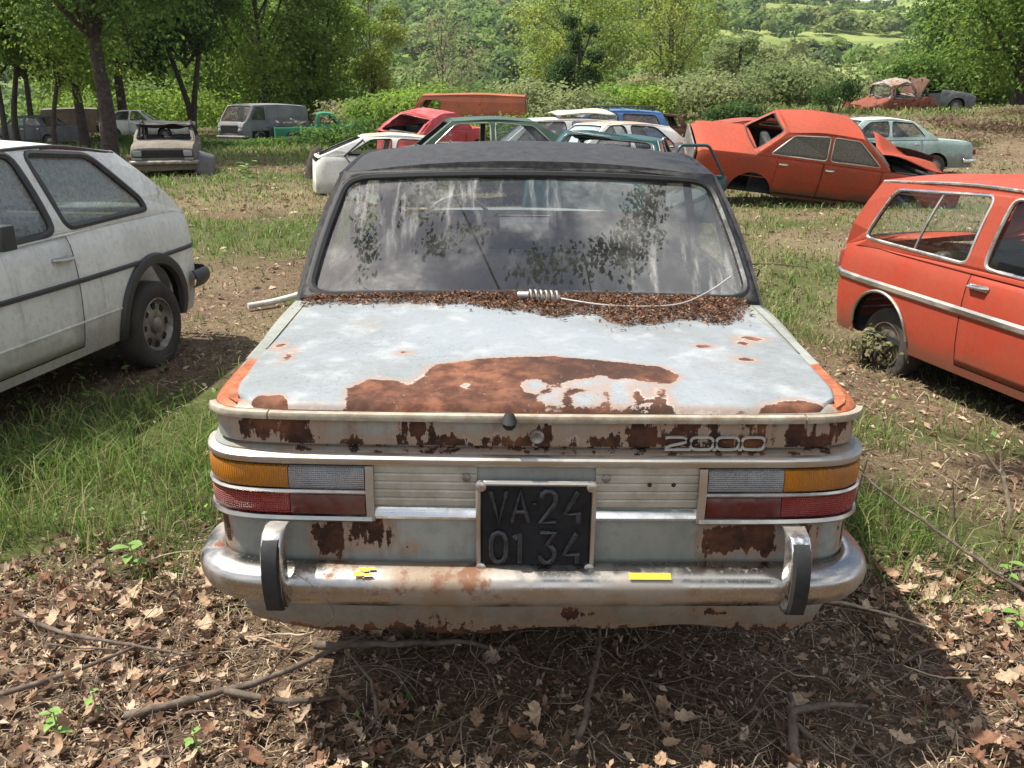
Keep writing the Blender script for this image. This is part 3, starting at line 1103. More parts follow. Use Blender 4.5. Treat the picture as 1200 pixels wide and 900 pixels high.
        bd.build('model_badge', simple('badge_silver', (.62, .62, .58), .35, .5, c2=(.38, .36, .32)), root)

        # ---- chrome bars and lamps
        s.ribbon([(-.004, .797), (.014, .799), (.018, .806), (.017, .815), (.008, .823), (-.006, .825)], -.865, .865, 'chrome_bar', M['alu'], 120)
        for sg in (-1, 1):
            fr = s.lamp(sg)
        for a, b in ((-.395, -.140), (.140, .395)):
            prof = [(-.004, .797)]
            zs = np.linspace(.795, .690, 6)
            for i in range(5):
                prof += [(.004, zs[i]), (.006, zs[i] - .003), (.004, zs[i + 1] + .003), (.001, zs[i + 1] + .001)]
            prof += [(-.004, .688)]
            pn_ = s.ribbon(prof, a, b, 'ribbed_panel', M['panel_alu'], 16)
            for xb, zb_ in ((-.165, .768), (.165, .768)):
                if a < xb < b:
                    pp = s.at(xb, .004, zb_); sc = MB(); sc.lathe([(.010, 0), (.010, -.006), (.006, -.009), (.001, -.009)], c=pp, axis='Y', n=12)
                    sc.build('screw', M['steel'], pn_)
            s.ribbon([(-.004, .658), (.012, .660), (.016, .668), (.013, .678), (.004, .687), (-.004, .687)], a, b, 'chrome_bar', M['chrome'], 16)
        # holes in the right panel
        for xb in (.268, .325):
            pp = s.at(xb, .0072, .752); sc = MB(); sc.lathe([(.0055, 0), (.001, -.0006)], c=pp, axis='Y', n=10); sc.build('bolt_hole', M['dark'], root)

        # ---- bumper, overriders, plate
        bp = [(0, -.045), (.2, -.045), (.45, -.041), (.65, -.032), (.738, -.010), (.786, .030), (.808, .080), (.814, .14), (.812, .20)]
        bc = catmull(bp, 6)
        bpts = np.array([(-p[0], p[1]) for p in bc[::-1][:-1]] + [tuple(p) for p in bc])
        tg = np.gradient(bpts, axis=0); tg /= np.linalg.norm(tg, axis=1)[:, None]
        bn = np.stack([tg[:, 1], -tg[:, 0]], 1)
        prof = [(-.03, .450), (-.004, .449), (.010, .456), (.022, .472), (.030, .492), (.032, .512), (.028, .525), (.018, .533), (-.004, .540), (-.030, .546)]
        P = [[(bpts[i][0] + bn[i][0] * o, bpts[i][1] + bn[i][1] * o, z + .003 * math.sin(bpts[i][0] * 4)) for o, z in prof] for i in range(len(bpts))]
        s.bump_obj = MB().grid(P).build('rear_bumper', M['bumper'], root, smooth=50, solid=.004)
        for sg in (-1, 1):
            x0 = sg * .612
            sp_ = [(-.01, .652), (-.050, .660), (-.083, .654), (-.106, .634), (-.117, .59), (-.121, .56), (-.116, .51), (-.104, .476), (-.085, .458), (-.03, .456)]
            P = []
            for o, k in ((-.026, .55), (-.024, .93), (-.017, 1.0), (.017, 1.0), (.024, .93), (.026, .55)):
                P.append([(x0 + o, y * (k if y < -.03 else 1), .58 + (z - .58) * (.985 if abs(o) > .02 else 1)) for y, z in sp_])
            ov = MB().grid(P).build('overrider', M['chrome'], root, smooth=50)
            P = []
            rp = [(-.094, .646), (-.112, .632), (-.125, .60), (-.130, .56), (-.126, .51), (-.114, .472), (-.096, .460)]
            for o, k in ((-.0215, .90), (-.017, 1.0), (.017, 1.0), (.0215, .90)):
                P.append([(x0 + o, y * k, z) for y, z in rp])
            MB().grid(P).build('rubber_pad', M['rubber'], ov, smooth=40)
        st = MB()
        for (xa, xb, za, zb_, yy) in ((.222, .322, .5385, .5335, -.0665),):
            st.add([(xa, yy - .008, za - .002), (xb, yy - .008, za - .002), (xb, yy + .010, zb_ + .0105), (xa, yy + .010, zb_ + .0105)], [(0, 1, 2, 3)])
        st.v = [(x, y, z + .003) for x, y, z in st.v]
        st.build('yellow_sticker', M['yellow'], s.bump_obj, smooth=0)
        st = MB()
        for k in range(7):
            x = -.395 + random.uniform(-.03, .03); w = random.uniform(.006, .016)
            y = -.055 + random.uniform(-.012, .010)
            z = .5465 + (-.045 - y) * -.30
            st.add([(x - w, y - .004, z - .001), (x + w, y - .003, z - .001), (x + w * .6, y + .004, z + .0012), (x - w * .8, y + .003, z + .001)], [(0, 1, 2, 3)])
        st.build('sticker_scrap', M['yellow'], s.bump_obj, smooth=0)
        s.plate()
        # parcel shelf, seats, dash
        sh = MB(); sh.box((0, 1.22, .90), (1.30, .50, .03)); sh.build('parcel_shelf', simple('tan_shelf', (.20, .17, .13), .85, c2=(.09, .075, .06)), root, bevel=.01)
        inn = MB()
        for sg in (-1, 1):
            inn.box((sg * .745, 2.4, .62), (.04, 2.4, .62))
        inn.box((0, 2.2, .34), (1.5, 3.8, .04)); inn.box((0, 1.02, .60), (1.45, .03, .52)); inn.box((0, 3.42, .62), (1.45, .03, .5)); inn.box((0, .3, .45), (1.4, .5, .03)); inn.box((0, .12, .6), (1.35, .02, .4))
        inn.build('inner_shell', M['dark'], root, smooth=0)
        sm = simple('faded_seat', (.10, .085, .07), .85, c2=(.05, .042, .036))
        seat(root, 0, 1.62, sm, w=1.28, z=.52, h=.54, name='rear_seat')
        for sx in (-1, 1): seat(root, sx * .36, 2.45, sm, z=.52, h=.60, name='front_seat')
        d = MB(); d.box((0, 3.22, .88), (1.40, .34, .18)); d.build('dashboard', M['plastic'], root, bevel=.05)
        sw = MB(); cc = Vector((-.36, 2.95, .93))
        sw.tube([cc + Vector((.20 * math.cos(a), .06 * math.sin(a), .19 * math.sin(a))) for a in np.linspace(0, 2 * PI, 28, endpoint=False)], .011, 6, closed=True)
        sw.tube([cc + Vector((-.19, 0, 0)), cc + Vector((.19, 0, 0))], .010, 6); sw.tube([cc, cc + Vector((0, .3, -.1))], .02, 6)
        sw.build('steering_wheel', M['plastic'], root)
        mr_ = MB(); mr_.box((0.02, 3.0, 1.30), (.20, .02, .055)); mr_.tube([(0.02, 3.0, 1.32), (0.02, 3.03, 1.40)], .006, 6); mr_.build('rear_view_mirror', M['plastic'], root, bevel=.012)

    def at(s, sv, out, z):
        x = np.interp(sv, s.ps, s.pc[:, 0]); y = np.interp(sv, s.ps, s.pc[:, 1])
        nx_ = np.interp(sv, s.ps, s.pn[:, 0]); ny_ = np.interp(sv, s.ps, s.pn[:, 1])
        return (float(x + nx_ * out), float(y + ny_ * out), z)

    def rear_y(s, x):
        m = np.abs(s.pc[:, 0]) <= .80
        return float(np.interp(x, s.pc[m, 0], s.pc[m, 1]))

    def edge_x(s, y):
        h = s.pc[len(s.pc) // 2:]
        return float(np.interp(y, h[:, 1], h[:, 0]))

    def ribbon(s, prof, a, b, name, mat, n=60, parent=None, smooth=40):
        sv = np.linspace(a, b, n)
        P = [[s.at(q, o, z) for o, z in prof] for q in sv]
        mb = MB().grid(P)
        k = len(prof)
        mb.f.append(tuple(range(k))); mb.f.append(tuple((n - 1) * k + i for i in range(k))[::-1])
        return mb.build(name, mat, parent or s.root, smooth=smooth)

    def lamp(s, sg):
        root = s.root
        def rb(a, b): return (min(sg * a, sg * b), max(sg * a, sg * b))
        i0, sp_, o1 = .405, .585, .865
        # housing
        a, b = rb(i0 - .012, o1)
        hs = s.ribbon([(-.004, .655), (.004, .657), (.004, .798), (-.004, .799)], a, b, 'tail_lamp', M['dark'], 60)
        for z0, z1, A, B, nm, mt in ((.735, .792, sp_, o1 - .012, 'amber_lens', 'amber'), (.735, .792, i0, sp_ - .002, 'clear_lens', 'clear'), (.668, .722, sp_, o1 - .014, 'red_reflector', 'red'), (.668, .722, i0, sp_ - .002, 'red_lens', 'darkred')):
            a, b = rb(A, B)
            s.ribbon([(.002, z0), (.013, z0 + .002), (.016, z0 + .012), (.0165, (z0 + z1) / 2), (.016, z1 - .012), (.013, z1 - .002), (.002, z1)], a, b, nm, M[mt], 50, hs)
        a, b = rb(i0 - .012, o1)
        s.ribbon([(.001, .7235), (.016, .7235), (.020, .7285), (.016, .7335), (.001, .7335)], a, b, 'chrome_strip', M['alu'], 60, hs)
        s.ribbon([(-.003, .648), (.014, .650), (.021, .657), (.018, .666), (.002, .667)], *rb(i0 - .016, o1 + .004), 'chrome_surround', M['alu'], 60, hs)
        s.ribbon([(-.003, .652), (.016, .655), (.022, .73), (.016, .796), (-.003, .797)], *rb(i0 - .022, i0 - .003), 'chrome_surround', M['alu'], 4, hs)
        s.ribbon([(-.003, .652), (.014, .655), (.019, .73), (.014, .796), (-.003, .797)], *rb(o1 - .013, o1 + .004), 'chrome_surround', M['alu'], 4, hs)
        return hs

    def plate(s):
        root = s.root
        w, h, zc, y = .272, .212, .650, -.030
        h = .226
        def ppt(a, b, d=0): return (a, y - d + (b - zc) * .06, b)
        pb = MB(); pb.box((0, y + .012, zc), (w - .012, .012, h - .012))
        po = pb.build('number_plate', M['plate'], root, bevel=.004)
        fr = MB()
        ring = rpoly([(-w / 2, zc - h / 2), (w / 2, zc - h / 2), (w / 2, zc + h / 2), (-w / 2, zc + h / 2)], .018, 4)
        fr.tube([(a, y + .004, b) for a, b in dense(ring, .03)], .0065, 8, closed=True)
        for sx in (-1, 1):
            for sz in (-1, 1):
                fr.lathe([(.013, .004), (.013, -.006), (.008, -.009), (.001, -.009)], c=(sx * (w / 2 - .006), y + .002, zc + sz * (h / 2 - .006)), axis='Y', n=12)
        fr.build('plate_frame', M['alu'], po)
        G = {'V': [[(0, 1), (.5, 0), (1, 1)]], 'A': [[(0, 0), (.5, 1), (1, 0)], [(.2, .33), (.8, .33)]],
             '2': [[(.05, .78), (.12, .92), (.35, 1), (.65, 1), (.9, .9), (.95, .72), (.85, .55), (.0, 0), (1, 0)]],
             '4': [[(.72, 0), (.72, 0.02)], [(.85, .0), (.85, .30)], [(.8, 1), (.0, .28), (1, .28)]],
             '0': [[(.5, 0), (.2, .06), (.03, .25), (.03, .75), (.2, .94), (.5, 1), (.8, .94), (.97, .75), (.97, .25), (.8, .06), (.5, 0)]],
             '1': [[(.15, .82), (.5, 1), (.5, 0)]],
             '3': [[(.02, 1), (.95, 1), (.45, .60), (.75, .55), (.95, .38), (.93, .16), (.7, .02), (.35, 0), (.08, .12), (.02, .24)]]}
        cw, chh = .038, .080
        xs_ = [-.107, -.056, .010, .068]
        for row, txt in ((zc + .014, 'VA24'), (zc - .094, '0134')):
            for x, ch in zip(xs_, txt):
                mb = MB()
                for stroke in G[ch]:
                    pts = [ppt(x + a * cw, row + b * chh, .0) for a, b in stroke]
                    if ch == '4' and len(stroke) == 2 and stroke[0][0] == .72: continue
                    mb.tube([(p[0], y + .0030, p[2]) for p in pts], .0070, 8)
                mb.build('plate_character', M['plate_char'], po, smooth=50)
        mb = MB(); mb.lathe([(.008, .006), (.0075, -.002), (.004, -.004), (.001, -.004)], c=(-.0035, y + .001, zc + .058), axis='Y', n=14); mb.build('plate_dot', M['plate'], po)


M['panel_alu'] = simple('ribbed_aluminium', (.52, .50, .44), .45, .25, c2=(.33, .30, .24), scale=10)
M['bumper'] = chrome_mat('bumper_chrome', .570, 1.0, 11, .26, (.44, .42, .39))
sal_sp = dict(paint=M['saloon'], L=4.45, zs=.34, arch=.36, zc=.30, wheels=[1.02, 3.57], wr_=.30, rim=.18,
              plan=[(0, .70), (.13, .783), (.2, .798), (.3, .806), (.45, .812), (.8, .818), (1.2, .826), (2, .838), (3.2, .838), (3.9, .82), (4.2, .79), (4.36, .75), (4.45, .68)],
              top=[(0, .937), (.5, .955), (1.0, .968), (2.0, .955), (3.4, .95), (4.2, .90), (4.45, .86)],
              g=(1.0, 1.49, 2.72, 3.36), zr=(1.352, 1.400, 1.380), wr=.700, roof_crown=.052, screen_bulge=.05,
              wins=[[(1.42, .985), (1.62, 1.30), (2.10, 1.335), (2.10, .985)], [(2.18, .985), (2.18, 1.335), (2.66, 1.33), (3.14, .985)]],
              rear_hole=(.970, .040, .955), rear_window_mat=M['rear_glass'], cabin_paint=M['vinyl'], roof_paint=M['vinyl'], gutter_mat=M['vinyl'], screen_seal=.013, doors=[])
saloon = Saloon('rusty_saloon', 'pale grey rust-eaten saloon with black roof and 2000 badge, seen from behind', 'car', sal_sp)
saloon.root.location = (.05, 1.85, 0)
saloon.root.rotation_euler = (0, R(.55), 0)
saloon.bumper(1, .47)


def gz(x, y): return float(gh(x, y))


# ------------------------------------------------------------------ white hatchback on the left
M['white'] = paint('white_paint', (.74, .725, .675), (.60, .585, .53), rust=.715, off=6, rough=.42, dirt=.45, dirt_z=.6, grime=.35)
M['hatch_glass'] = glass_mat('hatch_glass', (.50, .55, .54), .60, (.36, .37, .36), 1.0, 5, False, (-.1, .45), 1.9, .03)  # even pale grey film colours the panes in place of reflected sky
hb = dict(paint=M['white'], L=3.70, zs=.22, arch=.335, zc=.29, wheels=[.66, 3.02], wr_=.285, rim=.175, style='slots', wheel_z=.225, wheel_in=.085, ww=.155,
          plan=[(0, .70), (.06, .755), (.2, .785), (.6, .80), (1.5, .805), (2.8, .80), (3.4, .78), (3.62, .73), (3.70, .66)],
          top=[(0, .76), (.05, .865), (.2, .905), (.8, .905), (2.6, .875), (3.4, .78), (3.62, .72), (3.70, .64)],
          g=(.10, .64, 1.90, 2.54), zr=(1.305, 1.365, 1.345), wr=.60, roof_crown=.035, win_r=.07, seal_r=.020, seal_mat=M['plastic'],
          wins=[[(.58, .955), (.60, 1.02), (.92, 1.30), (1.46, 1.335), (1.38, .935)], [(1.48, .925), (1.555, 1.335), (1.86, 1.33), (2.28, .905)]],
          doors=[(1.40, 2.36)], handle_drop=.115, glass_mat=M['hatch_glass'], gutter_mat=M['plastic'], seat_mat=M['plastic'])
hatch = Car('white_hatchback', 'dirty white two-door hatchback with black arch trims and rusty roof seam at left', 'car', hb)
hatch.strip(lambda y: .665 - .012 * math.sin(y), .02, 3.6, .012, mat=M['plastic'], name='rubbing_strip', flat=1.2)
hatch.strip(lambda y: .42, 1.0, 2.70, .007, mat=M['white'], name='body_crease', out=.001)
for sgn in (-1, 1):
    for yw in hb['wheels']:
        P = []
        for a in np.linspace(-.18, PI + .18, 30):
            row = []
            for rr_, dx in ((.325, -.01), (.335, .022), (.355, .030), (.392, .026), (.402, .004)):
                y = yw + rr_ * math.cos(a); z = max(hb['zc'] + rr_ * math.sin(a), .19)
                row.append((sgn * (hatch.X(min(max(y, .02), 3.68), z) + dx), y, z))
            P.append(row)
        MB().grid(P, flip=(sgn < 0)).build('arch_trim', M['plastic'], hatch.root, smooth=50)
hatch.bumper(-1, .44, .12, mat=M['plastic'], wrap=.22, off=.09, t=.03, name='rear_bumper')
hatch.bumper(1, .44, .12, mat=M['plastic'], wrap=.22, off=.09, t=.03, name='front_bumper')
for sgn in (-1, 1):
    mb = MB(); mb.box((sgn * .91, 2.08, .985), (.13, .09, .115)); mb.tube([(sgn * .78, 2.12, .93), (sgn * .88, 2.08, .96)], .016, 6)
    mb.build('door_mirror', M['plastic'], hatch.root, bevel=.03, seg=3)
    mb = MB(); mb.box((sgn * .46, -.035, .68), (.34, .04, .13)); mb.build('tail_lamp', M['red'], hatch.root, bevel=.012)
    mb = MB(); mb.lathe([(.085, 0), (.085, .03), (.06, .045), (.001, .05)], c=(sgn * .52, 3.71, .60), axis='Y', n=20); mb.build('headlight', M['clear'], hatch.root)
mb = MB()
mb.tube([(-hatch.gx(y, hatch.zroof(y)) - .016, y, hatch.zroof(y) - .012) for y in np.linspace(.70, 1.30, 14)], .008, 6)
mb.build('rusty_seam', simple('seam_rust', (.12, .045, .025), .95, c2=(.05, .022, .015), scale=40, bump=.8), hatch.root)
hatch.place((-2.97, 6.15, gz(-2.9, 5) + .03), R(171.35), R(-.3))

# ------------------------------------------------------------------ red estate on the right
M['red_paint'] = paint('red_paint', (.36, .046, .022), (.34, .062, .033), rust=.715, off=8, rough=.55, dirt=.65, dirt_z=.50, grime=.30, dirtcol=(.16, .09, .055))
M['est_glass'] = glass_mat('estate_glass', (.93, .95, .91), .02, (.30, .28, .24), 1.0, 9, ior=1.5, film=.006)
es = dict(paint=M['red_paint'], L=3.75, zs=.24, arch=.305, zc=.30, wheels=[.66, 3.03], wr_=.262, rim=.165, wheel_in=.155, ww=.13, wheel_z=.22, estate=True,
          plan=[(0, .62), (.05, .69), (.18, .745), (.5, .765), (1.5, .77), (2.9, .765), (3.5, .74), (3.70, .68), (3.75, .60)],
          top=[(0, .80), (.04, .845), (.15, .875), (.6, .885), (2.8, .875), (3.5, .82), (3.75, .72)],
          g=(.06, .36, 2.30, 2.92), zr=(1.345, 1.395, 1.37), wr=.625, roof_crown=.045, win_r=.06, seal_r=.012, seal_mat=M['chrome_worn'],
          wins=[[(.34, .945), (.53, 1.30), (1.42, 1.345), (1.36, .925)], [(1.50, .925), (1.56, 1.345), (2.24, 1.335), (2.68, .915)]],
          doors=[(1.42, 2.62)], handle_drop=.07, glass_mat=M['est_glass'], gutter_mat=M['chrome_worn'], wheel_mats=('tyre', 'rim_dark'))
est = Car('red_estate_car', 'faded red two-door estate with chrome side strip sunk in the grass at right', 'car', es)
est.strip(lambda y: .655 - .02 * (y / 3.7), .04, 3.6, .018, mat=M['alu'], name='side_strip', flat=1.5, out=.002)
for sgn in (-1, 1):
    for yw in es['wheels']:
        mb = MB()
        mb.tube([(sgn * (est.X(yw + .31 * math.cos(a), .30 + .31 * math.sin(a)) + .004), yw + .31 * math.cos(a), .30 + .31 * math.sin(a)) for a in np.linspace(.1, PI - .1, 24)], .012, 6)
        mb.build('arch_lip', M['alu'], est.root)
    mb = MB(); mb.tube([(sgn * (est.gx(.86, z) - .008), .86 + (z - .94) * .30, z) for z in np.linspace(.935, 1.32, 5)], .010, 6); mb.build('window_divider', M['chrome_worn'], est.root)
    mb = MB(); mb.lathe([(.085, 0), (.085, .03), (.06, .045), (.001, .05)], c=(sgn * .5, 3.76, .62), axis='Y', n=20); mb.build('headlight', M['clear'], est.root)
    mb = MB(); mb.box((sgn * .60, -.01, .70), (.10, .06, .20)); mb.build('tail_lamp', M['red'], est.root, bevel=.02)
est.bumper(-1, .36, .07, w=.60, mat=M['steel'], wrap=.03, off=.02, name='rear_bumper')
est.bumper(1, .40, .09, wrap=.2, off=.06, name='front_bumper')
est.place((3.17, 6.73, -.25), R(-166), R(.3), R(-.5))

# ------------------------------------------------------------------ other wrecks
def sedan(pm, **k):
    d = dict(paint=pm, L=4.25, zs=.26, arch=.33, zc=.28, wheels=[.95, 3.42], wr_=.28, rim=.17,
             plan=[(0, .68), (.06, .74), (.3, .785), (1, .80), (2.5, .80), (3.7, .78), (4.15, .73), (4.25, .66)],
             top=[(0, .80), (.04, .88), (.2, .90), (1.0, .92), (2.9, .90), (3.9, .84), (4.2, .78), (4.25, .70)],
             g=(.95, 1.42, 2.60, 3.15), zr=(1.30, 1.36, 1.335), wr=.60, roof_crown=.05, win_r=.05,
             wins=[[(1.22, .96), (1.50, 1.27), (2.02, 1.31), (2.02, .955)], [(2.10, .955), (2.10, 1.31), (2.54, 1.295), (2.95, .95)]],
             doors=[(1.30, 2.05), (2.06, 3.02)])
    d.update(k); return d


def hatchb(pm, **k):
    d = dict(hb); d.update(paint=pm, style='steel', seal_mat=M['seal'], seal_r=.012, gutter_mat=pm, glass_mat=M['glass']); d.update(k); return d


def estate(pm, **k):
    d = dict(es); d.update(paint=pm, seal_mat=M['seal'], gutter_mat=pm, glass_mat=M['glass'], wheel_mats=('tyre', 'steel')); d.update(k); return d


def van(pm, **k):
    d = dict(paint=pm, L=4.3, zs=.30, arch=.34, zc=.29, wheels=[.85, 3.35], wr_=.29, rim=.18,
             plan=[(0, .80), (.05, .84), (2, .86), (3.9, .84), (4.2, .80), (4.3, .74)],
             top=[(0, 1.10), (3.6, 1.10), (4.15, 1.06), (4.25, .98), (4.3, .85)],
             g=(.02, .08, 3.55, 4.10), zr=(1.80, 1.87, 1.84), wr=.74, roof_crown=.07, win_r=.05, handle_drop=.2,
             wins=[[(2.95, 1.17), (2.95, 1.70), (3.48, 1.70), (3.82, 1.17)]], doors=[(2.80, 3.85)], estate=True)
    d.update(k); return d


def end_details(c, front=True, z=.62, xw=.55, lamp=True, grille=None, round_=True):
    L = c.sp['L']
    for sgn in (-1, 1):
        if front:
            mb = MB()
            if round_: mb.lathe([(.09, -.02), (.09, .02), (.065, .035), (.001, .04)], c=(sgn * xw, L + .03, z), axis='Y', n=20)
            else: mb.box((sgn * xw, L + .03, z), (.24, .06, .15))
            mb.build('headlight', M['clear'], c.root, bevel=0 if round_ else .015)
        else:
            mb = MB(); mb.box((sgn * xw, -.03, z), (.22, .05, .12)); mb.build('tail_lamp', M['red'], c.root, bevel=.012)


# tilted red saloon
M['red2'] = paint('sunburnt_red', (.36, .055, .022), (.28, .055, .025), rust=.69, off=12, rough=.6, dirt=.85, dirt_z=.66, grime=.45, dirtcol=(.10, .06, .04))
M['mossy_glass'] = glass_mat('mossy_glass', (.5, .5, .44), .95, (.15, .135, .095), 1.0, 15, False, (.1, .45))
rs = sedan(M['red2'], L=4.40, wins=[[(1.16, .965), (1.50, 1.265), (2.08, 1.31), (2.08, .955)], [(2.14, .955), (2.14, 1.31), (2.56, 1.295), (2.98, .95)]], rear_glass=False, hood=False, front_cap=False, no_wheel='all', seal_mat=M['alu'], seal_r=.012,
           glass_mat=M['mossy_glass'], rear_hole=(.80, .06, .90), arch=.36, top=[(0, .84), (.05, .90), (.3, .92), (1.0, .93), (2.9, .90), (3.9, .86), (4.40, .78)], plan=[(0, .72), (.06, .77), (.3, .80), (1, .81), (2.5, .81), (3.7, .79), (4.4, .74)])
redsal = Car('red_saloon', 'sun-faded red four-door saloon leaning over with missing rear window and bonnet', 'car', rs)
mb = MB(); mb.box((0, -.045, .72), (1.34, .03, .30)); mb.box((0, -.05, .50), (1.42, .04, .06)); mb.build('tail_panel', M['steel'], redsal.root, bevel=.01)
mb = MB(); redsal.dent
P = [[(x, 3.2 + v * 1.15, .93 - .03 * v + .16 * abs(x) ** 1.2 * (1 - v) - .22 * v * max(0, .5 - x) + .05 * math.sin(x * 7 + v * 5)) for x in np.linspace(-.74, .10, 12)] for v in np.linspace(0, 1, 10)]
MB().grid(P).build('bent_bonnet', M['red2'], redsal.root, solid=.01)
mb = MB(); mb.box((.1, 3.75, .55), (.5, .6, .35)); mb.tube([(-.4, 3.5, .72), (.3, 3.9, .78), (.55, 4.2, .70)], .035, 7); mb.build('engine', M['dark'], redsal.root, bevel=.04)
redsal.strip(lambda y: .58, .05, 4.2, .006, mat=M['red2'], name='body_crease', out=.0)
redsal.place((3.05, 15.5, .30), R(-93), R(6.5), R(17))

# pale blue-green saloon
M['paleblue'] = paint('pale_green_paint', (.33, .43, .40), (.22, .31, .28), rust=.70, off=21, rough=.45, dirt=.6, dirt_z=.85, grime=.3)
pb_ = sedan(M['paleblue'], roof_paint=simple('whitish_roof', (.55, .58, .56), .5), top=[(0, .70), (.04, .82), (.25, .86), (1.0, .90), (2.9, .89), (3.9, .84), (4.25, .70)], g=(.92, 1.50, 2.65, 3.2))
pale = Car('pale_green_saloon', 'pale blue-green saloon with white roof behind the leaning red car', 'car', pb_)
pale.bumper(-1, .42, .10); end_details(pale, False, .62, .58)
pale.place((10.9, 21.6, gz(9.5, 21.6) - .06), R(92), 0)

# dark green car behind the saloon's roof
M['dgreen'] = paint('dark_green_paint', (.055, .10, .065), (.04, .075, .05), rust=.72, off=25, rough=.42, grime=.2)
dg = sedan(M['dgreen'], L=3.65, wheels=[.8, 3.0], plan=[(0, .68), (.06, .74), (.3, .785), (1, .80), (2.5, .80), (3.4, .74), (3.65, .62)], g=(.42, 1.10, 2.45, 3.0), top=[(0, .80), (.04, .88), (.2, .92), (1.0, .93), (2.9, .92), (3.4, .84), (3.65, .70)], zr=(1.33, 1.37, 1.34), wins=[[(.78, .97), (1.10, 1.27), (1.75, 1.32), (1.75, .96)], [(1.83, .96), (1.83, 1.32), (2.40, 1.30), (2.80, .955)]], glass=[True, False], front_glass=False, seal_mat=M['alu'])
dgc = Car('dark_green_car', 'dark green car missing its windscreen, roof seen over the black saloon roof', 'car', dg)
dgc.place((1.35, 15.6, .03), R(99), 0, 0)

# white hatch without wheels
wh = hatchb(M['white'], L=3.75, g=(.05, .95, 2.15, 2.85), top=[(0, .78), (.05, .86), (.3, .90), (1.0, .90), (2.7, .87), (3.4, .78), (3.75, .64)], zr=(1.28, 1.33, 1.30), wins=[[(.55, .93), (1.02, 1.23), (1.42, 1.26), (1.36, .92)], [(1.46, .92), (1.52, 1.26), (2.08, 1.26), (2.5, .91)]], glass=[False, False], rear_glass=False, no_wheel='all', roof_paint=paint('ochre_roof', (.58, .52, .42), (.42, .26, .12), rust=.72, off=31, dirt=0))
whc = Car('white_fastback', 'small white fastback with no wheels or windows behind the saloon at left', 'car', wh)
mb = MB(); mb.tube([(.80, .52, .92), (.76, .86, 1.22), (.90, 1.0, 1.0), (.92, .70, .70)], .022, 6, closed=True); mb.build('loose_window_frame', M['plastic'], whc.root)
whc.place((-3.85, 17.0, -.16), R(-76), R(3))

# red wedge: car on a bank, tail towards us
M['pinkred'] = paint('bright_red_paint', (.42, .045, .048), (.50, .12, .12), rust=.68, off=36, rough=.5, grime=.25)
rw = hatchb(M['pinkred'], g=(.05, 1.0, 2.0, 2.7), rear_glass=False, no_wheel='all', dent=.05, seed=3, wins=[])
rwc = Car('crushed_red_hatchback', 'crumpled bright red car with a dark hole in its sloping back', 'car', rw)
rwc.place((-3.3, 25.0, .02), R(-32), R(-4), R(6))

# orange van in the bushes
M['orange'] = paint('rust_orange_paint', (.36, .10, .045), (.26, .085, .045), rust=.63, off=41, rough=.7)
vo = Car('orange_van', 'rusty orange van sunk in bushes behind the dark green car', 'van', van(M['orange'], glass=[False], seats=True))
vo.place((.55, 31, .12), R(86), 0)

# white estate with a load on its roof
we = Car('white_estate_car', 'white estate car carrying a folded white bonnet on its roof', 'car', estate(M['white'], L=3.9))
we.place((2.65, 20.6, -.06), R(97), 0)
P = [[(x, y, .02 + .10 * (1 - (x / .62)**2) * (1 - ((y - .65) / .75)**4) + .02 * math.sin(y * 5 + x * 3)) for x in np.linspace(-.60, .60, 12)] for y in np.linspace(0, 1.35, 14)]
ld = MB().grid(P).build('loose_bonnet', paint('cream_bonnet_paint', (.58, .54, .44), (.48, .42, .32), rust=.7, off=44, dirt=0), None, solid=.02)
tag(ld, 'cream-white loose bonnet lying on the roof of the white estate', 'bonnet')
ld.location = (2.25, 20.55, 1.43); ld.rotation_euler = (0, 0, R(97))

# rusty-roofed white car
rr_ = Car('white_hatchback', 'white car with rusty red roof and pale windscreen between teal and white cars', 'car', hatchb(M['white'], roof_paint=paint('rusty_roof', (.42, .22, .14), (.50, .38, .28), rust=.62, off=48, dirt=0), windscreen_mat=glass_mat('pale_screen', (.6, .68, .7), .85, (.40, .46, .48), 1, 2, False, (.1, .4))))
rr_.place((3.2, 16.9, -.05), R(112), 0)

# teal crushed saloon with open door
M['teal'] = paint('teal_paint', (.028, .085, .085), (.022, .06, .062), rust=.68, off=52, rough=.35, grime=.2)
tl = sedan(M['teal'], dent=.045, dent_f=1.3, seed=8, front_glass=False, rear_glass=False, glass=[True, False], no_wheel='all', doors=[(1.30, 2.05)], zr=(1.30, 1.30, 1.24), seal_mat=M['alu'])
tlc = Car('crushed_teal_saloon', 'crushed dark teal saloon with open door frame beside the leaning red car', 'car', tl)
dr = MB()
fr_ = rpoly([(0, .90), (.10, 1.26), (.55, 1.28), (.86, .90)], .06)
dr.tube([(.80 + .70 * (a / .9), 1.50 + .5 * a, z) for a, z in fr_], .02, 6, closed=True)
P = [[(.80 + .70 * (a / .9), 1.50 + .5 * a, z) for a in np.linspace(0, .9, 8)] for z in np.linspace(.30, .90, 6)]
dr.grid(P); dr.build('open_door', M['teal'], tlc.root, solid=.03)
tlc.place((.78, 9.9, -.03), R(-15), R(1), R(4))

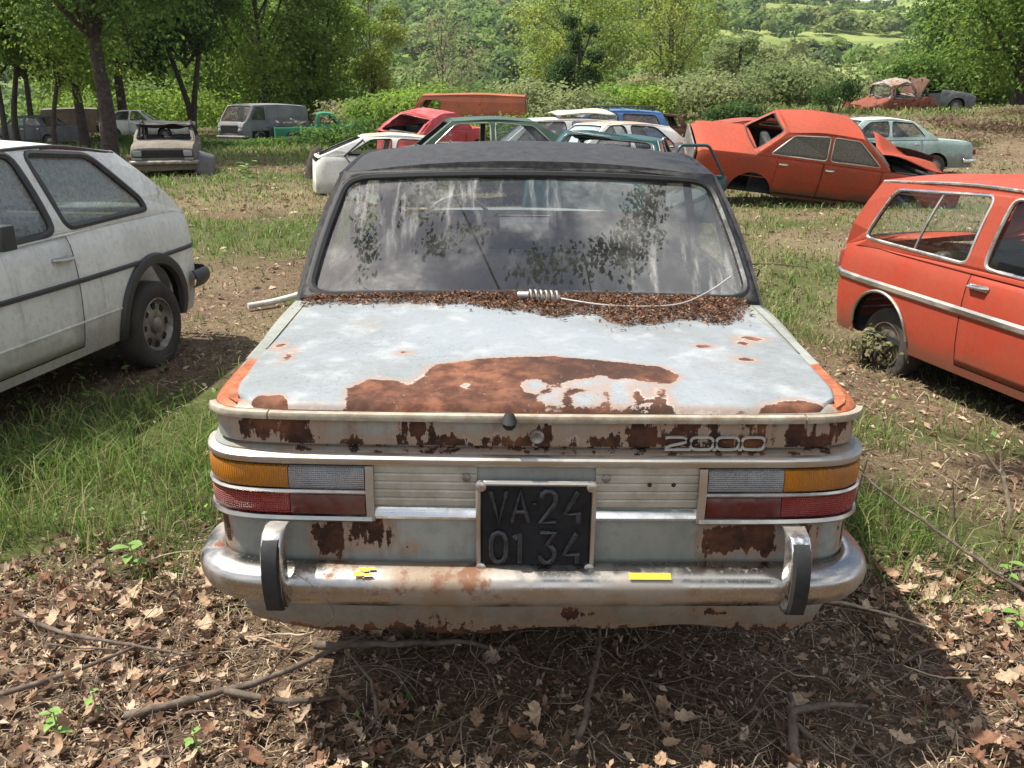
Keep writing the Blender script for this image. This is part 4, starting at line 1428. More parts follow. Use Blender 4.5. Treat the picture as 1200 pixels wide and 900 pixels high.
# blue estate with roof rack, dark hulks
M['blue'] = paint('blue_paint', (.07, .16, .36), (.06, .13, .28), rust=.72, off=55, rough=.45)
be = Car('blue_estate_car', 'bright blue estate with black roof rack, far behind the saloon roof', 'car', estate(M['blue'], zr=(1.36, 1.42, 1.40)))
mb = MB()
for y in (.6, 1.0, 1.4, 1.8): mb.tube([(-.6, y, 1.52), (.6, y, 1.52)], .02, 6)
for x in (-.6, .6):
    mb.tube([(x, .45, 1.52), (x, 2.0, 1.52)], .022, 6)
    for y in (.6, 1.8): mb.tube([(x, y, 1.40), (x, y, 1.52)], .015, 6)
mb.build('roof_rack', M['plastic'], be.root)
be.place((4.3, 24.6, gz(3, 24.6)), R(95), 0)
M['brown'] = paint('burnt_brown', (.085, .055, .045), (.05, .035, .03), rust=.5, off=58, rough=.8)
dk = Car('brown_hulk', 'burnt brown car hulk with no glass at edge of yellow bushes', 'car', estate(M['brown'], glass=[False, False], rear_glass=False, front_glass=False, no_wheel='all', seats=False))
dk.place((6.6, 34.0, gz(5, 34) - .45), R(96), 0, R(2))
dk2 = Car('dark_hulk', 'dark car roof showing over the white estate with a bonnet on it', 'car', estate(M['brown'], glass=[False, False], no_wheel='all', seats=False))
dk2.place((4.0, 28.5, gz(2, 28.5) - .15), R(92), 0)
M['redrust'] = paint('dull_red_paint', (.34, .07, .045), (.24, .06, .04), rust=.62, off=61, rough=.7)
rb2 = Car('dull_red_saloon', 'dull red car just behind the raised tail of the leaning red saloon', 'car', sedan(M['redrust'], glass=[False, False], rear_glass=False))
rb2.place((2.9, 18.6, -.02), R(-88), 0)
# far right bank
M['hulkred'] = paint('scorched_red', (.26, .05, .03), (.16, .05, .035), rust=.52, off=63, rough=.8)
pk = Car('red_pickup_wreck', 'wrecked red truck cab with raised black bonnet on the right-hand bank', 'truck', van(M['hulkred'], L=3.4, g=(1.2, 1.3, 2.2, 2.6), top=[(0, .75), (1.0, .80), (1.2, .95), (2.7, .95), (3.3, .88), (3.4, .7)], plan=[(0, .78), (1.5, .84), (3, .82), (3.4, .70)], zr=(1.50, 1.56, 1.52), wins=[[(1.42, 1.0), (1.42, 1.44), (2.12, 1.44), (2.42, 1.0)]], doors=[(1.35, 2.5)], wheels=[.6, 2.8], dent=.10, seed=5, glass=[False], front_glass=False, hood=False, no_wheel='all', cabin_paint=paint('pale_cab', (.34, .33, .31), (.25, .15, .10), rust=.55, off=70, dirt=0)))
P = [[(x, 2.62 + v * .35, .95 + v * .95 - .25 * v * v + .05 * math.sin(x * 6)) for x in np.linspace(-.72, .72, 10)] for v in np.linspace(0, 1, 8)]
MB().grid(P).build('raised_bonnet', M['brown'], pk.root, solid=.02)
for sx in (-.6, .35):
    mb = MB(); mb.tube([(sx, 3.3, .9), (sx * .9, 2.85, 1.65)], .035, 6); mb.build('bonnet_stay', M['bark_pale'], pk.root)
pk.place((14.4, 38, gz(15, 38) - .50), R(-80), R(-3), R(5))
M['greycar'] = paint('grey_paint', (.13, .135, .14), (.08, .08, .08), rust=.66, off=74, rough=.6)
gf = Car('grey_front_end', 'torn-off dark grey car front end with one wheel on the right bank', 'car wreck', sedan(M['greycar'], L=1.5, wheels=[.72], arch=.36, plan=[(0, .76), (1.0, .78), (1.5, .70)], top=[(0, .88), (.6, .90), (1.3, .82), (1.5, .7)], g=(.02, .05, .08, .12), cabin=False, doors=[], dent=.05, seed=9, seats=False, dash=False, rear_cap=False, hood=True))
gf.place((18.2, 39, gz(19, 39) - .1), R(-90), R(3))

# ---- left side
M['beige'] = paint('dusty_beige_paint', (.19, .165, .13), (.12, .105, .085), rust=.68, off=80, rough=.75, dirt=.6, dirt_z=.7)
bg = Car('beige_hatchback', 'dusty beige car facing us with crushed black roof, under the trees', 'car', hatchb(M['beige'], L=3.6, roof=False, front_glass=False, glass=[False, False], rear_glass=False, wheels=[.6, 2.9], plan=[(0, .70), (.2, .74), (3.2, .74), (3.5, .72), (3.6, .70)], top=[(0, .76), (.2, .88), (2.6, .86), (3.45, .80), (3.57, .76), (3.6, .70)], g=(.10, .6, 2.1, 2.75), zr=(1.24, 1.28, 1.24), dent=.02, seed=4, style='slots'))
P = [[(x, .6 + v * 1.75, 1.28 - .13 * math.sin(v * PI * .9) * (1 - x * x) + .07 * mnoise.noise(Vector((x * 3, v * 4, 2)))) for x in np.linspace(-.68, .68, 16)] for v in np.linspace(0, 1, 14)]
MB().grid(P).build('crushed_roof', M['plastic'], bg.root, solid=.012)
mb = MB(); mb.box((0, 3.635, .60), (1.06, .03, .17)); mb.build('grille', M['dark'], bg.root)
for k in range(5):
    mb = MB(); mb.box((0, 3.655, .535 + k * .033), (.78, .012, .008)); mb.build('grille_bar', M['plastic'], bg.root)
for sgn in (-1, 1):
    mb = MB(); mb.box((sgn * .56, 3.655, .61), (.22, .05, .155)); hl = mb.build('headlight_surround', M['plastic'], bg.root, bevel=.01)
    mb = MB(); mb.box((sgn * .56, 3.682, .61), (.185, .02, .12)); mb.build('headlight', M['clear'], hl, bevel=.012)
    mb = MB(); mb.box((sgn * .57, 3.65, .485), (.20, .05, .055)); mb.build('indicator', M['clear'], bg.root, bevel=.01)
bg.bumper(1, .40, .10, mat=M['steel'], wrap=.2, off=.10, name='front_bumper')
bg.place((-9.3, 24.3, gz(-8, 21.5) - .06), R(197), 0)
dp = MB(); P = [[(x, 0, z) for x in np.linspace(-.25, .25, 6)] for z in np.linspace(0, .62, 6)]
dp.grid(P); o = dp.build('loose_door', M['greycar'], None, solid=.04)
tag(o, 'grey loose door panel leaning beside the beige wreck', 'car door'); o.location = (-7.5, 21.4, gz(-7, 21.6)); o.rotation_euler = (R(-24), R(18), R(40))
M['vangrey'] = paint('primer_grey', (.20, .20, .205), (.14, .14, .14), rust=.69, off=90, rough=.7)
gv = Car('grey_van', 'old grey panel van with forward cab parked under the trees', 'van', van(M['vangrey'], zr=(1.72, 1.79, 1.76)))
end_details(gv, True, .72, .58); gv.bumper(1, .45, .12, mat=M['steel'])
mb = MB(); mb.box((0, 4.33, .78), (1.0, .03, .32)); mb.build('front_panel', M['dark'], gv.root, bevel=.02)
gv.place((-10.3, 42.5, gz(-11, 41) - .12), R(153), 0)
M['green'] = paint('bright_green_paint', (.035, .22, .12), (.03, .16, .09), rust=.70, off=95, rough=.5)
gp = Car('green_pickup', 'bright green small pickup with junk in its bed beside the grey van', 'truck', van(M['green'], L=3.9, g=(1.75, 1.85, 2.45, 2.95), top=[(0, .80), (1.6, .82), (1.75, .88), (3.0, .88), (3.7, .82), (3.9, .65)], plan=[(0, .74), (1, .78), (3.4, .76), (3.9, .66)], zr=(1.34, 1.38, 1.36), wr=.62, wins=[[(1.95, .93), (1.95, 1.30), (2.40, 1.30), (2.72, .93)]], doors=[(1.9, 2.85)], wheels=[.75, 3.15], boot=False, glass=[False], estate=False, handle_drop=.1))
mb = MB()
for k in range(10):
    mb.box((random.uniform(-.5, .5), random.uniform(.2, 1.5), .85 + random.uniform(0, .25)), (random.uniform(.2, .6), random.uniform(.2, .7), .06), Matrix.Rotation(random.uniform(-.6, .6), 3, 'X') @ Matrix.Rotation(random.uniform(-1, 1), 3, 'Z'))
o = mb.build('scrap_heap', M['steel'], None); tag(o, 'jumbled grey scrap metal piled in the green pickup bed', 'scrap', kind='stuff')
gp.place((-10.5, 39.4, gz(-9, 40) - .06), R(-74), 0); o.matrix_world = gp.root.matrix_world.copy()
rc = Car('rust_brown_estate', 'rust-brown car half hidden between forked tree and grey van', 'car', estate(M['redrust'], glass=[False, False], no_wheel='all'))
rc.place((-17.6, 55, gz(-18, 55) + .1), R(-85), 0)
wa = Car('white_hatchback', 'white car seen either side of the thick dark tree trunk', 'car', hatchb(M['white'], L=3.9))
wa.place((-20.2, 44, gz(-19, 44)), R(-80), 0)
wb_ = Car('white_van', 'white van deep in tree shade at far left behind thin trunks', 'van', van(M['beige'], zr=(1.52, 1.58, 1.55)))
wb_.place((-26.2, 50, gz(-25, 50) - .15), R(-75), 0)
wc = Car('silver_hatchback', 'pale silver car at far left edge beneath dark branches', 'car', hatchb(paint('silver_paint', (.36, .36, .35), (.28, .27, .26), off=99)))
wc.place((-26.5, 44.5, gz(-26, 44.5)), R(100), 0)
M['greypanel'] = M['greycar']
wd = Car('grey_saloon', 'dark grey car bonnet low between thin trunks at far left', 'car', sedan(M['greycar']))
wd.place((-19.5, 40.0, gz(-21, 40) - .15), R(82), 0)

# ------------------------------------------------------------------ vegetation
def rand_unit(n, g):
    v = g.normal(size=(n, 3)); return v / np.linalg.norm(v, axis=1)[:, None]


def leaf_quads(Pc, Nn, size, g, aspect=.6):
    """rhombus leaves at Pc, facing roughly Nn"""
    n = len(Pc)
    nn = Nn + .75 * rand_unit(n, g); nn /= np.linalg.norm(nn, axis=1)[:, None] + 1e-9
    a = np.cross(nn, rand_unit(n, g)); a /= np.linalg.norm(a, axis=1)[:, None] + 1e-9
    b = np.cross(nn, a)
    s = (size * g.uniform(.6, 1.3, n))[:, None]
    fold = nn * s * .25
    V = np.stack([Pc + a * s, Pc + b * s * aspect + fold, Pc - a * s, Pc - b * s * aspect + fold], 1).reshape(-1, 3)
    F = np.arange(4 * n).reshape(-1, 4)
    return V, F


def pick_cols(pal, n, g, blob=None, jit=.22):
    pal = np.array(pal); k = g.integers(0, len(pal), n) if blob is None else blob
    c = pal[k] * g.uniform(1 - jit, 1 + jit, (n, 1)) * g.uniform(.93, 1.07, (n, 3))
    return np.clip(c, .004, 1)


def crown_points(blobs, n, g, hollow=.55):
    """points inside ellipsoid blobs (cx,cy,cz,rx,ry,rz), biased to the shell; returns P, normals, blob index"""
    B = np.array(blobs, float)
    vol = (B[:, 3] * B[:, 4] * B[:, 5])**(2 / 3); pr = vol / vol.sum()
    k = g.choice(len(B), n, p=pr)
    u = rand_unit(n, g)
    r = g.random(n)**.45 * (1 - .0)
    r = np.maximum(r, hollow * g.random(n))
    wob = 1 + .28 * np.sin(u[:, 0] * 7 + k * 1.3) * np.sin(u[:, 1] * 6 + k) + .18 * np.sin(u[:, 2] * 11 + k * 2)
    P = B[k, :3] + u * B[k, 3:] * (r * wob)[:, None]
    return P, u, k


PAL = dict(mid=[(.090, .170, .034), (.115, .205, .040), (.145, .240, .050), (.068, .130, .028)],
           dark=[(.034, .074, .020), (.046, .094, .024), (.062, .115, .030)],
           lime=[(.205, .310, .046), (.255, .355, .056), (.165, .265, .042), (.125, .205, .036)],
           yellow=[(.34, .39, .075), (.40, .42, .085), (.27, .35, .062), (.20, .28, .050)],
           sage=[(.21, .26, .10), (.26, .29, .125), (.16, .21, .08)],
           brush=[(.24, .17, .11), (.30, .22, .14), (.17, .115, .075), (.20, .19, .09)],
           bare=[(.30, .285, .15), (.32, .27, .16), (.22, .22, .10)])


def tree(name, label, x, y, h, tr=.15, base=.35, cr=2.2, nb=9, nl=4000, size=.13, pal='mid', seed=1, lean=(0, 0), group=None, bark='bark', flat=1.0, fork=1, limbs=True, kind_blobs=None, hollow=.5, z0=None, low=False):
    """base: where the crown starts as a share of the height"""
    g = np.random.default_rng(seed)
    z = gz(x, y) - .05 if z0 is None else z0
    root = empty(name, (x, y, z)); tag(root, label, 'tree', group)
    tb = MB()
    blobs = []
    top = np.array((lean[0], lean[1], h * .86))
    for i in range(nb):
        t = (i + .5) / nb
        ang = i * 2.4 + g.uniform(-.4, .4)
        hz = h * lerp(base, .97, t**(.8))
        env = math.sin(min(max((hz / h - base) / (1 - base), .02), .98) * PI * .86 + .22)
        rad = cr * env * g.uniform(.45, .78)
        rr_ = cr * g.uniform(.34, .56) * (1.1 - .45 * t)
        ax = lean[0] * hz / h; ay = lean[1] * hz / h
        blobs.append((ax + rad * math.cos(ang), ay + rad * math.sin(ang), min(hz, h - rr_ * .6), rr_, rr_, rr_ * .72 * flat))
    if kind_blobs: blobs += kind_blobs
    for f in range(fork):
        a = f * 2 * PI / max(fork, 1) + seed
        sp_ = .0 if fork == 1 else h * .07
        pts = [(0, 0, -.1), (math.cos(a) * sp_ * .25 + g.normal() * tr * .3, math.sin(a) * sp_ * .2, h * .14), (lean[0] * .35 + math.cos(a) * sp_, lean[1] * .35 + math.sin(a) * sp_, h * .38), (lean[0] * .65 + math.cos(a) * sp_ * 1.6, lean[1] * .65 + math.sin(a) * sp_ * 1.5, h * .62), (lean[0] + math.cos(a) * sp_ * 2, lean[1] + math.sin(a) * sp_ * 2, h * .88)]
        c = catmull(pts, 4); k = len(c)
        tb.tube(c, [tr * (1.25 if i == 0 else 1) * (1 - .88 * (i / (k - 1))**.9) + .008 for i in range(k)], 9)
    if limbs:
        for (bx, by, bz, rx, _, _) in blobs[:nb]:
            s0 = max(h * base * .75, bz - h * .30) if bz > h * .3 else bz * .5
            p0 = np.array((lean[0] * s0 / h, lean[1] * s0 / h, s0))
            p1 = np.array((bx, by, bz)); m = (p0 + p1) / 2 + np.array((g.normal() * .1 * cr, g.normal() * .1 * cr, .10 * cr))
            c = catmull([p0, m, p1, p1 + (p1 - m) * .5], 3)
            r0 = tr * .38 * (1 - .5 * s0 / h)
            tb.tube(c, [r0 * (1 - .85 * i / (len(c) - 1)) + .005 for i in range(len(c))], 5)
            for q in range(3):
                e = p1 + rand_unit(1, g)[0] * rx * .9
                tb.tube([p1 * .6 + m * .4, (p1 + e) / 2 + g.normal(size=3) * .05, e], [r0 * .35, r0 * .22, .004], 4)
        if kind_blobs and name == 'overhanging_tree':
            for (ex, ey) in ((-4.6, 7.9), (-2.2, 6.9)):
                c = catmull([(-.4, .8, h * .6), (ex * .5, ey * .55, 8.6), (ex, ey, 8.1)], 6)
                tb.tube(c, [.06 * (1 - .9 * i / (len(c) - 1)) + .004 for i in range(len(c))], 6)
    tb.build('trunk', M[bark], root, smooth=60)
    P, U, k = crown_points(blobs, nl, g, hollow)
    V, F = leaf_quads(P, U * .8 + np.array((0, 0, .5)), size, g)
    pl = PAL[pal]
    bc = g.integers(0, len(pl), len(blobs))
    cols = pick_cols(pl, nl, g, bc[k], .30)
    mixr = g.random(nl) < .35
    cols[mixr] = pick_cols(pl, mixr.sum(), g, None, .25)
    np_mesh('crown', V, F, M['leaf'], root, np.repeat(cols, 4, axis=0))
    return root


def bush(name, label, x, y, w, h, nl=2500, size=.07, pal='mid', seed=1, nb=6, group=None, stems=True, z=None):
    g = np.random.default_rng(seed)
    root = empty(name, (x, y, (gz(x, y) if z is None else z) - .05)); tag(root, label, 'bush', group)
    blobs = []
    for i in range(nb):
        a = i * 2.4; r = w * .5 * g.uniform(.1, .75)
        rr_ = w * g.uniform(.22, .36)
        blobs.append((r * math.cos(a), r * math.sin(a), h * g.uniform(.3, .72), rr_, rr_, h * g.uniform(.22, .36)))
    if stems:
        tb = MB()
        for (bx, by, bz, *_r) in blobs:
            tb.tube([(bx * .2, by * .2, -.05), (bx * .7, by * .7, bz * .6), (bx, by, bz * 1.15)], [.025, .018, .006], 5)
        tb.build('stems', M['bark'], root)
    P, U, k = crown_points(blobs, nl, g, .4)
    P[:, 2] = np.maximum(P[:, 2], .02)
    V, F = leaf_quads(P, U * .7 + np.array((0, 0, .5)), size, g)
    pl = PAL[pal]
    cols = pick_cols(pl, nl, g, g.integers(0, len(pl), nb)[k], .3)
    np_mesh('foliage', V, F, M['leaf'], root, np.repeat(cols, 4, axis=0))
    return root


# ---- hillside across the valley
def hill_z(x, y):
    x = np.asarray(x, float); y = np.asarray(y, float)
    s = np.clip(y - 190, 0, None)
    up = .165 * s * (1.04 + .16 * sstep((-x - 20) / 260) - .10 * sstep((x - 150) / 250))
    return -12 + up + 22 * (fbm(x * .007 + 2, y * .007, 3) - .5) * np.clip(s / 120, 0, 1)


hx_ = np.linspace(-760, 760, 120); hy_ = np.linspace(88, 940, 90)
HX, HY = np.meshgrid(hx_, hy_)
idx = np.arange(HX.size).reshape(HX.shape)
HF = np.stack([idx[:-1, :-1], idx[:-1, 1:], idx[1:, 1:], idx[1:, :-1]], -1).reshape(-1, 4)
t = NT('hill_meadow')
n1 = t.noise(.03, 5, .6); n2 = t.noise(.3, 5, .7, 4)
t.set(color=t.mix(t.mr(n1, .35, .65), t.mix(t.mr(n2, .3, .7), (.20, .25, .075), (.27, .29, .10)), (.13, .18, .05)), rough=.95, spec=.1)
hill = np_mesh('hillside', np.stack([HX, HY, hill_z(HX, HY)], -1).reshape(-1, 3), HF, t.m, smooth=True)
tag(hill, kind='structure')


def in_meadow(x, y):
    """open strips between hedgerows, right of centre and high up"""
    m = np.zeros(np.shape(x), bool)
    for (x0, x1, y0, y1, sl) in ((140, 330, 560, 680, .04), (100, 250, 400, 470, .06), (220, 460, 720, 830, .0), (90, 200, 300, 335, .05)):
        yy = y - sl * (x - x0)
        m |= (x > x0) & (x < x1) & (yy > y0) & (yy < y1)
    return m


g = np.random.default_rng(11)
N = 9000
tx = []; ty_ = []
while len(tx) < 9200:
    d = math.sqrt(g.uniform(215**2, 900**2)); a = g.uniform(-.86, .86) if g.random() < .45 else g.uniform(-.60, .60)
    x = d * math.sin(a); y = d * math.cos(a)
    if y < 205: continue
    if bool(in_meadow(np.array(x), np.array(y))) and g.random() > .02: continue
    tx.append(x); ty_.append(y)
tx = np.array(tx); ty_ = np.array(ty_); tz = hill_z(tx, ty_)
dist = np.hypot(tx, ty_)
PALF = np.array([(.095, .155, .040), (.115, .19, .046), (.14, .225, .052), (.17, .255, .062), (.21, .28, .075), (.072, .12, .036), (.25, .285, .095)])
VV = []; FF = []; CC = []; base_i = 0
zone = fbm(tx * .012 + 5, ty_ * .012, 3)
for x, y, z, d, zn in zip(tx, ty_, tz, dist, zone):
    r = g.uniform(2.8, 5.6) * (.5 if bool(in_meadow(np.array(x), np.array(y + 40))) else 1); hgt = r * g.uniform(1.1, 1.7)
    n = int(np.clip(21000 / d, 30, 95))
    u = rand_unit(n, g); u[:, 2] = np.abs(u[:, 2]) * 1.0 - .15
    rad = g.uniform(.72, 1.08, n)
    P = np.stack([x + u[:, 0] * r * rad, y + u[:, 1] * r * rad, z + hgt * .55 + u[:, 2] * hgt * .75 * rad], 1)
    V, F = leaf_quads(P, u * 1.2 + np.array((0, 0, .3)), np.full(n, r * 2.25 / math.sqrt(n)), g, .75)
    VV.append(V); FF.append(F + base_i); base_i += len(V)
    ci = int(np.clip(zn * 9 - 1.2 + g.normal() * 1.5, 0, len(PALF) - 1))
    c = PALF[ci] * g.uniform(.85, 1.15) * g.uniform(.75, 1.25, (n, 1))
    CC.append(np.repeat(c, 4, axis=0))
wood = np_mesh('hillside_wood', np.concatenate(VV), np.concatenate(FF), M['leaf'], None, np.concatenate(CC))
tag(wood, 'dense green wood covering the far hillside', 'wood', kind='stuff')
print('hill quads', sum(len(q) for q in FF))

# ---- trees round the field
TR = 'trees shading the left of the yard'
tree('broadleaf_tree', 'thick dark straight trunk under the leafy canopy at left, behind the beige car', -13.0, 28.5, 11.5, .30, .42, 5.2, 18, 30000, .085, 'mid', 21, group=TR)
tree('broadleaf_tree', 'forked slender tree with ivy between the white car and grey van', -17.6, 49, 12.5, .20, .38, 4.2, 16, 20000, .11, 'mid', 22, fork=2, group=TR, kind_blobs=[(-.3, -.3, 6.4, .7, .7, 2.4), (.8, .2, 8.2, .6, .6, 1.6)])
for i, (px_, d, h, r_, ln, lab) in enumerate([(8, 36, 9, .13, (.3, 0), 'thin dark trunk nearest the left edge of the yard'), (22, 38, 9.5, .15, (1.6, 0), 'leaning dark trunk second from the left edge'), (44, 40, 9, .16, (-.2, .3), 'straight thin trunk in front of the shaded white van'), (66, 34, 8, .11, (1.5, .3), 'crooked thin tree leaning right before the white van'), (101, 37, 9.5, .24, (-.3, 0), 'stout dark trunk just left of the thickest trunk')]):
    x = (px_ - 600) / 1000 * (d * .951 + .5)
    tree('broadleaf_tree', lab, x, d, h, r_, .40, 3.4, 12, 13000, .085, ['lime', 'mid', 'mid', 'lime', 'mid'][i], 30 + i, lean=ln, group=TR)
tree('broadleaf_tree', 'dark evergreen mass high behind the thick trunk', -20, 46, 12, .3, .34, 5.5, 16, 20000, .12, 'dark', 41, group=TR)
tree('broadleaf_tree', 'leafy tree at the far upper left corner', -27, 42, 12.5, .3, .30, 5.6, 16, 20000, .12, 'lime', 42, group=TR)
tree('broadleaf_tree', 'bright backlit tree far behind the shaded white cars', -30, 64, 13, .25, .12, 6.5, 14, 14000, .16, 'lime', 43)
tree('broadleaf_tree', 'bright leafy tree behind the forked trunk', -21, 66, 12, .25, .10, 6.0, 14, 14000, .16, 'lime', 44)
TC = 'trees along the middle of the field edge'
tree('broadleaf_tree', 'broad light green tree right above the grey van', -15.2, 55, 13, .25, .16, 5.2, 18, 24000, .11, 'lime', 51, group=TC)
tree('broadleaf_tree', 'dense light green tree behind the green pickup', -12.6, 58, 10.5, .25, .10, 4.4, 16, 17000, .12, 'lime', 52, group=TC)
tree('broadleaf_tree', 'slender yellow-green tree right of the grey van, in front of the hill', -9.6, 62, 10.6, .14, .26, 2.5, 14, 9500, .10, 'yellow', 53, bark='bark_pale', group=TC)
tree('broadleaf_tree', 'sparse pale tree with bare grey twigs above the crushed red car', -4.6, 60, 7.6, .12, .18, 3.4, 16, 2400, .08, 'bare', 54, bark='bark_pale', group=TC)
tree('broadleaf_tree', 'wide yellow-green tree with ivy stem above the dark green car', 3.8, 58, 9.6, .18, .14, 4.4, 20, 13000, .095, 'yellow', 55, bark='bark_pale', group=TC)
tree('ivy_covered_tree', 'dark ivy-clad stump tree in front of the yellow-green trees', 3.9, 53, 6.4, .2, .10, 1.9, 10, 9000, .085, 'dark', 56, group=TC, kind_blobs=[(-.9, -.5, 2.6, 1.3, 1.1, 1.2)])
tree('broadleaf_tree', 'tall airy yellow-green tree left of the red saloon, thin pale stems', 10.4, 60, 10.6, .16, .20, 4.5, 22, 11000, .095, 'yellow', 57, bark='bark_pale', fork=3, group=TC)
tree('broadleaf_tree', 'soft sage green tree above the leaning red saloon', 17.5, 70, 5.2, .18, .10, 3.6, 12, 7500, .13, 'sage', 58, group=TC)
TRR = 'big trees at the right edge'
tree('broadleaf_tree', 'large bright lime green tree at upper right', 26.5, 47, 15, .35, .10, 6.4, 24, 27000, .12, 'lime', 61, group=TRR)
tree('broadleaf_tree', 'lime green tree at the right edge above the stump', 32.5, 50, 16, .4, .12, 6.4, 22, 20000, .13, 'lime', 62, group=TRR)
tree('broadleaf_tree', 'lower green tree behind the grey wrecked front end', 30.5, 60, 8.5, .3, .06, 5.2, 14, 16000, .12, 'mid', 63, group=TRR)
tree('broadleaf_tree', 'leafy green tree far out at the right of the yard', 44, 46, 13, .3, .12, 6.0, 16, 9000, .16, 'mid', 64, group=TRR)
tree('broadleaf_tree', 'leafy green tree far out at the left of the yard', -38, 40, 13, .3, .14, 6.0, 16, 9000, .16, 'mid', 45, group=TR)
# tree whose boughs hang over the yard behind the viewer
tree('overhanging_tree', 'tall tree behind the viewer whose boughs hang above the saloon', 3.4, -3.2, 10.5, .28, .50, 3.6, 10, 30000, .05, 'dark', 71, lean=(-.8, 1.2), kind_blobs=[(-4.5, 7.8, 8.0, .55, .40, .25), (-5.0, 7.5, 8.1, .40, .3, .2), (-4.2, 7.1, 8.0, .7, .14, .12), (-4.7, 6.95, 7.9, .4, .12, .1), (-2.5, 6.75, 7.8, .95, .20, .15), (-1.9, 6.95, 7.9, .6, .22, .15), (-3.0, 6.6, 7.9, .5, .16, .12), (-1.1, 7.6, 8.2, .4, .7, .3), (-1.4, 7.1, 8.1, .3, .6, .3), (-5.9, 7.2, 8.0, .25, .8, .2)])

# ---- bushes
BG = 'bushes along the field edge'
for i, (x, y, w, h, nl, sz, pal, lab) in enumerate([
        (-5.0, 41.5, 4.8, 2.2, 5200, .10, 'lime', 'rounded light green bush right of the green pickup'),
        (-3.4, 35, 5.0, 2.4, 6000, .09, 'lime', 'leafy light green bush behind the crushed red car'),
        (-.6, 29.2, 3.0, 1.15, 3000, .07, 'lime', 'low fresh green bramble in front of the orange van'),
        (-8.8, 47, 4.2, 2.0, 3000, .10, 'bare', 'dry brownish brush mound behind the light green bush'),
        (1.6, 40, 6.0, 2.7, 5200, .10, 'sage', 'pale green thicket behind the orange van'),
        (5.6, 44, 5.2, 2.4, 4200, .10, 'lime', 'light green thicket behind the blue estate'),
        (8.4, 32.5, 2.8, 1.35, 2600, .07, 'dark', 'small dark round bush left of the leaning red saloon'),
        (9.5, 43, 6.0, 2.4, 4600, .10, 'sage', 'pale sage scrub beyond the brown hulk'),
        (14.5, 46, 7.0, 2.6, 5200, .11, 'sage', 'sage scrub behind the wrecked red truck'),
        (12.9, 35.6, 2.0, 1.5, 1600, .06, 'dark', 'dark weeds growing over the wrecked red truck'),
        (2.62, 5.95, .55, .42, 420, .022, 'bare', 'dry weed clump against the rear wheel of the red estate'),
        (2.15, 7.9, .5, .35, 300, .022, 'bare', 'dry weed tuft on the grass behind the red estate'),
        (22.5, 50, 6.5, 3.0, 5000, .11, 'mid', 'dark green shrubs at the foot of the lime trees'),
        (-11.2, 37.5, 4.5, .45, 2600, .06, 'mid', 'low weeds in front of the grey van'),
        (-15.5, 38, 5.0, .6, 3200, .07, 'mid', 'low weeds at the foot of the forked tree'),
        (-7.6, 37.5, 4.2, .50, 2600, .06, 'mid', 'dark weeds in front of the green pickup'),
        (-6.0, 33.0, 3.2, 1.3, 2600, .07, 'mid', 'weeds just behind the white fastback'),
        (-24, 58, 14, 3.4, 8500, .13, 'lime', 'sunlit undergrowth beyond the shaded white cars'),
        (-14, 64, 12, 4.0, 8000, .13, 'mid', 'thick green undergrowth behind the grey van'),
        (-18, 80, 30, 5.0, 7000, .22, 'mid', 'green scrub along the valley edge at left'),
        (44, 72, 26, 5.0, 5000, .22, 'mid', 'scrub beyond the right edge trees')]):
    bush('bush', lab, x, y, w, h, nl, sz, pal, 100 + i, nb=7 if w < 10 else 16, group=BG, stems=w < 10)

for i, (x, y, w, h, lab) in enumerate([(13.0, 27, 3.2, .5, 'low heap of cut dry brush behind the pale green saloon'), (16.0, 30, 4.0, .6, 'wider heap of brown cut brush on the right bank'), (19.5, 33, 4.5, .6, 'heap of dead brush near the right edge of the bank'), (12.0, 30.5, 2.6, .5, 'small dry brush heap below the wrecked red truck')]):
    bush('brush_heap', lab, x, y, w, h, 2600, .06, 'brush', 400 + i, nb=9, group='cut brush on the right bank', stems=False)
g = np.random.default_rng(19)
for i in range(17):
    x = -8 + i * 3.0 + g.uniform(-1, 1); y = g.uniform(64, 82); pal = ['sage', 'lime', 'mid', 'bare', 'sage', 'yellow'][int(g.integers(0, 6))]
    lab = {'sage': 'soft sage-green shrub', 'lime': 'fresh light green shrub', 'mid': 'mid green shrub', 'bare': 'dry brownish shrub', 'yellow': 'yellow-green shrub'}[pal] + ' in the scrub along the valley edge'
    bush('bush', lab, x, y, g.uniform(4, 8), g.uniform(1.8, 4.2), 2600, .15, pal, 300 + i, nb=8, group='valley edge scrub, ' + pal, stems=True)

# ------------------------------------------------------------------ grass, weeds and litter
def footprint(x, y):
    return (np.abs(x - .05) < .80) & (y > 1.95) & (y < 6.3)


def blades(P, h, w, lean, g, cols):
    n = len(P)
    a = g.uniform(0, 2 * PI, n); dx = np.stack([np.cos(a), np.sin(a), np.zeros(n)], 1)
    b = g.uniform(0, 2 * PI, n); ln = np.stack([np.cos(b), np.sin(b), np.zeros(n)], 1) * (h * lean * g.uniform(.3, 1.3, n))[:, None]
    up = np.array((0, 0, 1.)) * h[:, None]
    ww = (w * g.uniform(.7, 1.3, n))[:, None]
    p1 = P + ln * .30 + up * .55; p2 = P + ln + up * .95 - np.array((0, 0, 1.)) * (h * lean * .25)[:, None]
    V = np.stack([P - dx * ww, P + dx * ww, p1 + dx * ww * .8, p1 - dx * ww * .8, p2 + dx * ww * .12, p2 - dx * ww * .12], 1).reshape(-1, 3)
    i = np.arange(n)[:, None] * 6
    F = np.concatenate([i + np.array([[0, 1, 2, 3]]), i + np.array([[3, 2, 4, 5]])])
    return V, F, np.repeat(cols, 6, axis=0)


